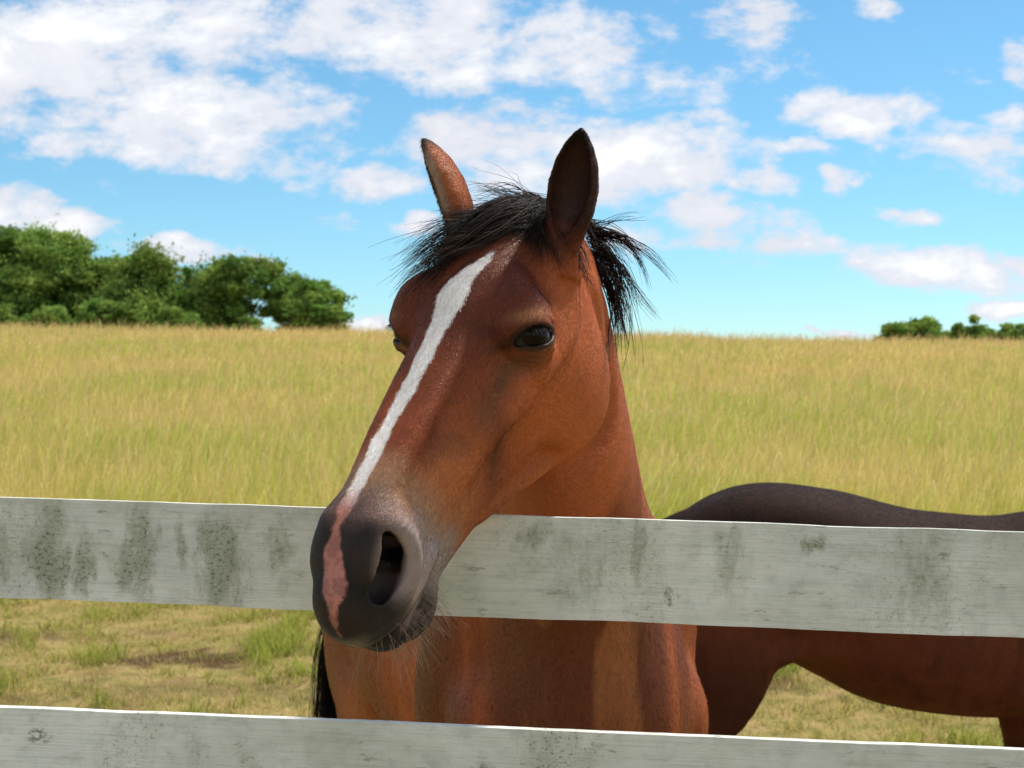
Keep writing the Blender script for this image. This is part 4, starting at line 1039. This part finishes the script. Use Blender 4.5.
# ------------------------------------------------------------------ trees
leafm = blade_material('leaf', .38)
def bark_material():
    m, nt, b = new_mat('bark', .9, .1); N = NT(nt)
    p = N.n('ShaderNodeTexCoord').outputs['Object']
    f = N.noise(N.scale(p, (9, 9, 2)), 1, 5, .6)
    N.l(N.ramp(f, [(.3, tuple(srgb(52, 42, 34))), (.7, tuple(srgb(104, 90, 74)))]), b.inputs['Base Color'])
    N.l(N.bump(f, .7, .03), b.inputs['Normal']); return m
barkm = bark_material()
def tree(label, x, y, h, rx, kind, seed, group, leaf=.16, dens=1.0, ry=None, low=.12, bare=None):
    r = np.random.default_rng(seed); z0 = float(terrain(x, y)) - .1
    root = empty('tree', (x, y, z0)); tag(root, label, 'tree', group)
    # trunk and limbs
    segs = []
    def limb(p, d, L, rad_, depth):
        n = 4; q = p.copy(); pts = [(q.copy(), rad_)]
        for i in range(n):
            d = nrm(d + r.normal(size=3) * .16 + np.array([0, 0, .06])); q = q + d * L / n; pts.append((q.copy(), rad_ * (1 - .17 * (i + 1))))
        segs.append(pts)
        if depth > 0:
            for i in range(4 if depth > 1 else 3):
                k = r.integers(1, n + 1); a = r.random() * 6.28; up = r.uniform(.2, .9)
                dd = nrm(np.array([math.cos(a), math.sin(a), up])); limb(pts[k][0], dd, L * r.uniform(.5, .75), pts[k][1] * .6, depth - 1)
    limb(np.zeros(3), np.array([0.04, 0, 1.0]), h * (.50 if kind != 'bush' else .35), h * .026, 2)
    Vv, Ff = [], []
    for pts in segs:
        b0 = len(Vv); T0 = nrm(pts[-1][0] - pts[0][0]); A_ = nrm(np.cross(T0, (1, .3, .1))); B_ = np.cross(T0, A_)
        for q, rr in pts:
            for k in range(6): Vv.append(q + (A_ * math.cos(k * 1.0472) + B_ * math.sin(k * 1.0472)) * max(rr, .008))
        for i in range(len(pts) - 1):
            for k in range(6):
                k2 = (k + 1) % 6; Ff.append((b0 + i * 6 + k, b0 + i * 6 + k2, b0 + i * 6 + 6 + k2, b0 + i * 6 + 6 + k))
    mesh_np('trunk', np.array(Vv), np.array(Ff), barkm, root)
    # crown: clumps of leaves gathered on lobes of uneven size
    ry = ry or rx; nl = {'broad': 95, 'spiky': 80, 'thin': 46, 'bush': 40}[kind]
    cen = []
    for i in range(nl):
        for _ in range(60):
            q = np.array([r.uniform(-1, 1), r.uniform(-1, 1), r.uniform(low, 1)])
            t = q[2]
            wd = {'broad': math.sqrt(max(0, 1 - ((t - .50) / .54) ** 2)), 'spiky': (1 - t) ** .55 * 1.05 + .06, 'thin': math.sin(min(1, max(0, (t - low) / (1 - low))) * 3.0 + .14) ** .7, 'bush': math.sqrt(max(0, 1 - t * t * .9))}[kind]
            rr = math.hypot(q[0], q[1])
            if rr < wd and (rr > wd * .35 or r.random() < .35): break
        s = (r.uniform(.13, .30) if kind != 'thin' else r.uniform(.16, .34)) * rx * (.85 if kind == 'spiky' else 1)
        cen.append((q[0] * rx * .82, q[1] * ry * .82, min(t * h, h - s * .55), s))
    Lp, Lc, Ln_ = [], [], []
    for cx, cy, cz, s in cen:
        n = int(dens * 1500 * (s / leaf / 4) ** 2 * .24) + 24
        v = r.normal(size=(n, 3)); v /= np.linalg.norm(v, axis=1)[:, None]
        lump = 1 + .35 * np.sin(v[:, 0] * 4 + cx * 3) * np.sin(v[:, 1] * 5 + cy) + .25 * np.sin(v[:, 2] * 7 + cz * 2)
        rad_ = s * lump * (1 - .60 * r.random(n) ** 1.5) * np.where(r.random(n) < .14, 1 + .55 * r.random(n), 1)
        p = np.array([cx, cy, cz]) + v * rad_[:, None] * np.array([1, 1, .62 if kind != 'spiky' else 1.15])
        if kind in ('spiky', 'thin'): p[:, 2] += (r.random(n) < .12) * r.random(n) * s * .9
        shade = r.uniform(.75, 1.25)
        yel = r.random()
        c = srgb(106, 140, 68) * (1 - yel) + srgb(150, 170, 84) * yel
        if kind == 'bush': c = srgb(104, 138, 66) * (1 - yel) + srgb(144, 162, 80) * yel
        c = c * shade
        Lp.append(p); Lc.append(c * (.7 + .6 * r.random((n, 1)))); Ln_.append(v)
    Pp = np.concatenate(Lp); Cc = np.concatenate(Lc); Nn = np.concatenate(Ln_)
    ok = Pp[:, 2] > .05; Pp, Cc, Nn = Pp[ok], Cc[ok], Nn[ok]; n = len(Pp)
    nn = Nn * .6 + r.normal(size=(n, 3)) * .7 + np.array([0, 0, .35]); nn /= np.linalg.norm(nn, axis=1)[:, None]
    a = np.cross(nn, r.normal(size=(n, 3))); a /= np.linalg.norm(a, axis=1)[:, None]; b = np.cross(nn, a)
    sz = leaf * r.uniform(.5, 1.25, (n, 1))
    V = np.stack([Pp - a * sz, Pp - b * sz * .45, Pp + a * sz, Pp + b * sz * .45], 1).reshape(-1, 3)
    F = (np.arange(n) * 4)[:, None] + np.arange(4)[None]
    mesh_np('crown', V, F, leafm, root, color=np.repeat(Cc, 4, 0), smooth=False)
    return root
TL = [ # label, x, y, height, half width, kind
    ('broad spreading tree at the far left end of the hilltop trees, tallest of them', -31.6, 92, 7.7, 5.2, 'broad'),
    ('rounded tree standing against the right side of the broad tallest tree', -27.0, 93, 6.2, 4.0, 'broad'),
    ('bushy tree with uneven feathery tips in the middle of the left hilltop group', -23.6, 90, 6.3, 4.1, 'spiky'),
    ('bushy tree with feathery tips just left of the tree with a dark trunk', -20.0, 92, 6.7, 3.6, 'spiky'),
    ('open tree with a visible dark trunk and sky showing beside it', -17.2, 90, 6.9, 2.0, 'thin'),
    ('thin wispy tree right of the tree with the bare dark trunk', -14.9, 91, 5.9, 1.8, 'thin'),
    ('low round tree at the right end of the left hilltop group', -12.7, 90, 4.6, 2.5, 'broad'),
]
for i, (lb, x, y, h, rx, kd) in enumerate(TL):
    tree(lb, x, y, h, rx, kd, 100 + i, 'trees on the hilltop at the left', dens=1.25 if kd != 'thin' else .9, low=.06 if kd != 'thin' else .30)
SL = [('low green bush under the rounded tree at the left', -28.2, 86, 2.5, 2.4), ('low green bush below the middle hilltop trees', -24.4, 85, 2.9, 2.5), ('low green bush below the tree with the highest feathery tips', -20.6, 85, 2.6, 2.3),
      ('small low bush right of the bare dark trunk', -16.0, 86, 2.0, 1.5), ('low green bush at the left edge under the tallest tree', -32.0, 86, 3.0, 2.4)]
for i, (lb, x, y, h, rx) in enumerate(SL):
    o = tree(lb, x, y, h, rx, 'bush', 200 + i, 'low bushes along the left hilltop', dens=1.2, low=.02); o.name = 'bush'; o['category'] = 'bush'
TR = [('leftmost small round tree of the distant right group', 40.6, 150, 6.1, 2.4, 'broad'), ('second distant round tree from the left on the right horizon', 44.2, 152, 6.8, 2.9, 'broad'),
      ('small distant tree filling the gap left of the highest one on the right horizon', 46.9, 153, 5.3, 2.2, 'broad'), ('distant tree rising highest in the right group', 48.8, 150, 6.9, 2.3, 'broad'), ('low distant tree right of the highest one on the right horizon', 51.2, 152, 5.6, 2.3, 'broad'), ('rightmost distant tree at the right edge of the picture', 54.0, 151, 6.1, 3.0, 'broad')]
for i, (lb, x, y, h, rx, kd) in enumerate(TR):
    tree(lb, x, y, h, rx, kd, 300 + i, 'distant trees on the right horizon', leaf=.26, dens=1.2, low=.04)

# ------------------------------------------------------------------ sky, sun, camera
SUN_AZ, SUN_EL = 50.0, 59.0
def build_world():
    w = bpy.data.worlds.new('World'); scn.world = w; w.use_nodes = True; nt = w.node_tree; N = NT(nt)
    bg = nt.nodes['Background']
    sky = N.n('ShaderNodeTexSky', sky_type='NISHITA'); sky.sun_disc = False
    sky.sun_elevation = rad(SUN_EL); sky.sun_rotation = rad(SUN_AZ)
    sky.air_density = 1.0; sky.dust_density = 0.0; sky.ozone_density = 2.4
    STR = .13
    hs = N.n('ShaderNodeHueSaturation'); hs.inputs['Saturation'].default_value = 1.0; hs.inputs['Hue'].default_value = .487; hs.inputs['Value'].default_value = 1.0
    N.l(N.mix(1.0, sky.outputs[0], (.55, .75, .88), 'MULTIPLY'), hs.inputs['Color'])
    d = N.n('ShaderNodeTexCoord').outputs['Generated']
    sp = N.n('ShaderNodeSeparateXYZ'); N.l(d, sp.inputs[0]); X, Y, Z = sp.outputs
    yy = N.math('MAXIMUM', N.math('ABSOLUTE', Y), .05)
    u = N.math('DIVIDE', X, yy); v = N.math('DIVIDE', Z, yy)
    cu = N.n('ShaderNodeCombineXYZ'); N.l(u, cu.inputs[0]); N.l(v, cu.inputs[1]); N.l(N.math('MULTIPLY', N.math('SIGN', Y), 3.0), cu.inputs[2]); uv = cu.outputs[0]
    nd = N.n('ShaderNodeTexNoise'); N.l(N.scale(uv, (9, 16, 1)), nd.inputs['Vector']); nd.inputs['Scale'].default_value = 1; nd.inputs['Detail'].default_value = 5; nd.inputs['Roughness'].default_value = .6
    wob = N.vmath('MULTIPLY', N.vmath('SUBTRACT', nd.outputs['Color'], (.5, .5, .5)), (.10, .055, 0))
    uvw = N.vmath('ADD', uv, wob)
    acc = None
    for (cx, cy, rx, ry, st) in CLOUDS:
        q = N.vmath('MULTIPLY', N.vmath('SUBTRACT', uvw, (cx, cy, 0)), (1 / rx, 1 / ry, 0))
        dd = N.vmath('DOT_PRODUCT', q, q)
        val = N.math('MULTIPLY_ADD', dd, -st, st)
        acc = val if acc is None else N.math('MAXIMUM', acc, val)
    front = N.math('GREATER_THAN', Y, .05)
    # other parts of the sky carry the same broken cumulus, unplanned
    sc_ = N.n('ShaderNodeCombineXYZ'); zz = N.math('MAXIMUM', Z, .03)
    N.l(N.math('DIVIDE', X, N.math('ADD', zz, .12)), sc_.inputs[0]); N.l(N.math('DIVIDE', Y, N.math('ADD', zz, .12)), sc_.inputs[1])
    free = N.math('MULTIPLY_ADD', N.noise(sc_.outputs[0], .75, 3, .5), 5.0, -2.15)
    off = N.mapr(N.math('MAXIMUM', N.math('ABSOLUTE', u), N.math('MULTIPLY', v, 1.25)), .42, .60, 0, 1, True)
    off = N.math('MAXIMUM', off, N.math('SUBTRACT', 1.0, front))
    f = N.math('ADD', N.math('MULTIPLY', acc, N.math('SUBTRACT', 1.0, off)), N.math('MULTIPLY', free, off))
    n1 = N.noise(N.scale(uv, (8, 15, 1)), 1, 8, .62, .25); n2 = N.noise(N.scale(uv, (26, 44, 1)), 1, 6, .65)
    f = N.math('MAXIMUM', f, -1.2)
    den = N.math('ADD', f, N.math('ADD', N.math('MULTIPLY_ADD', n1, 3.6, -1.86), N.math('MULTIPLY_ADD', n2, 2.6, -1.32)))
    a = N.mapr(den, -.25, .70, 0, 1, True)
    a = N.math('MULTIPLY', a, N.mapr(Z, -.01, .01, 0, 1))
    thick = N.mapr(den, .35, 1.5, 0, 1, True)
    up = N.noise(N.scale(N.vmath('ADD', uv, (.01, .020, 0)), (8, 15, 1)), 1, 8, .62, .25)
    lit = N.mapr(N.math('SUBTRACT', n1, up), -.045, .10, 0, 1, True)
    k = 1 / STR
    grey = (.58 * k, .58 * k, .65 * k); white = (.92 * k, .925 * k, .93 * k); vio = (.66 * k, .68 * k, .75 * k)
    col = N.mix(thick, (.66 * k, .70 * k, .78 * k), white)
    col = N.mix(N.math('MULTIPLY', N.math('SUBTRACT', 1.0, lit), .60), col, vio)
    big = N.noise(N.scale(uv, (5, 9, 1)), 1, 3, .5)
    col = N.mix(N.math('MULTIPLY', N.mapr(big, .48, .66, 0, 1, True), .22), col, grey)
    fin = N.mix(a, hs.outputs[0], col)
    N.l(fin, bg.inputs['Color']); bg.inputs['Strength'].default_value = STR
    w.cycles.sampling_method = 'MANUAL'; w.cycles.sample_map_resolution = 512
build_world()
sl = bpy.data.lights.new('sun', 'SUN'); sl.energy = 4.2; sl.angle = rad(2.5); sl.color = (1, .955, .88)
so = bpy.data.objects.new('sun', sl); COL.objects.link(so)
sd = Vector((math.cos(rad(SUN_EL)) * math.sin(rad(SUN_AZ)), math.cos(rad(SUN_EL)) * math.cos(rad(SUN_AZ)), math.sin(rad(SUN_EL))))
so.rotation_euler = (-sd).to_track_quat('-Z', 'Y').to_euler(); so.location = sd * 20
cam = bpy.data.cameras.new('camera'); co = bpy.data.objects.new('camera', cam); COL.objects.link(co); scn.camera = co
cam.sensor_width = 36; cam.lens = F_PX / 1024 * 36; cam.clip_start = .05; cam.clip_end = 2000
co.location = (0, 0, CAMH); co.rotation_euler = (rad(90), 0, 0)
cam.dof.use_dof = True; cam.dof.focus_distance = 1.72; cam.dof.aperture_fstop = 13.0
vs = scn.view_settings; vs.view_transform = 'Standard'; vs.look = 'None'; vs.gamma = 1; vs.use_curve_mapping = False; vs.exposure = 0.25
scn.cycles.use_denoising = True
scn.cycles.max_bounces = 6; scn.cycles.diffuse_bounces = 3; scn.cycles.transparent_max_bounces = 6
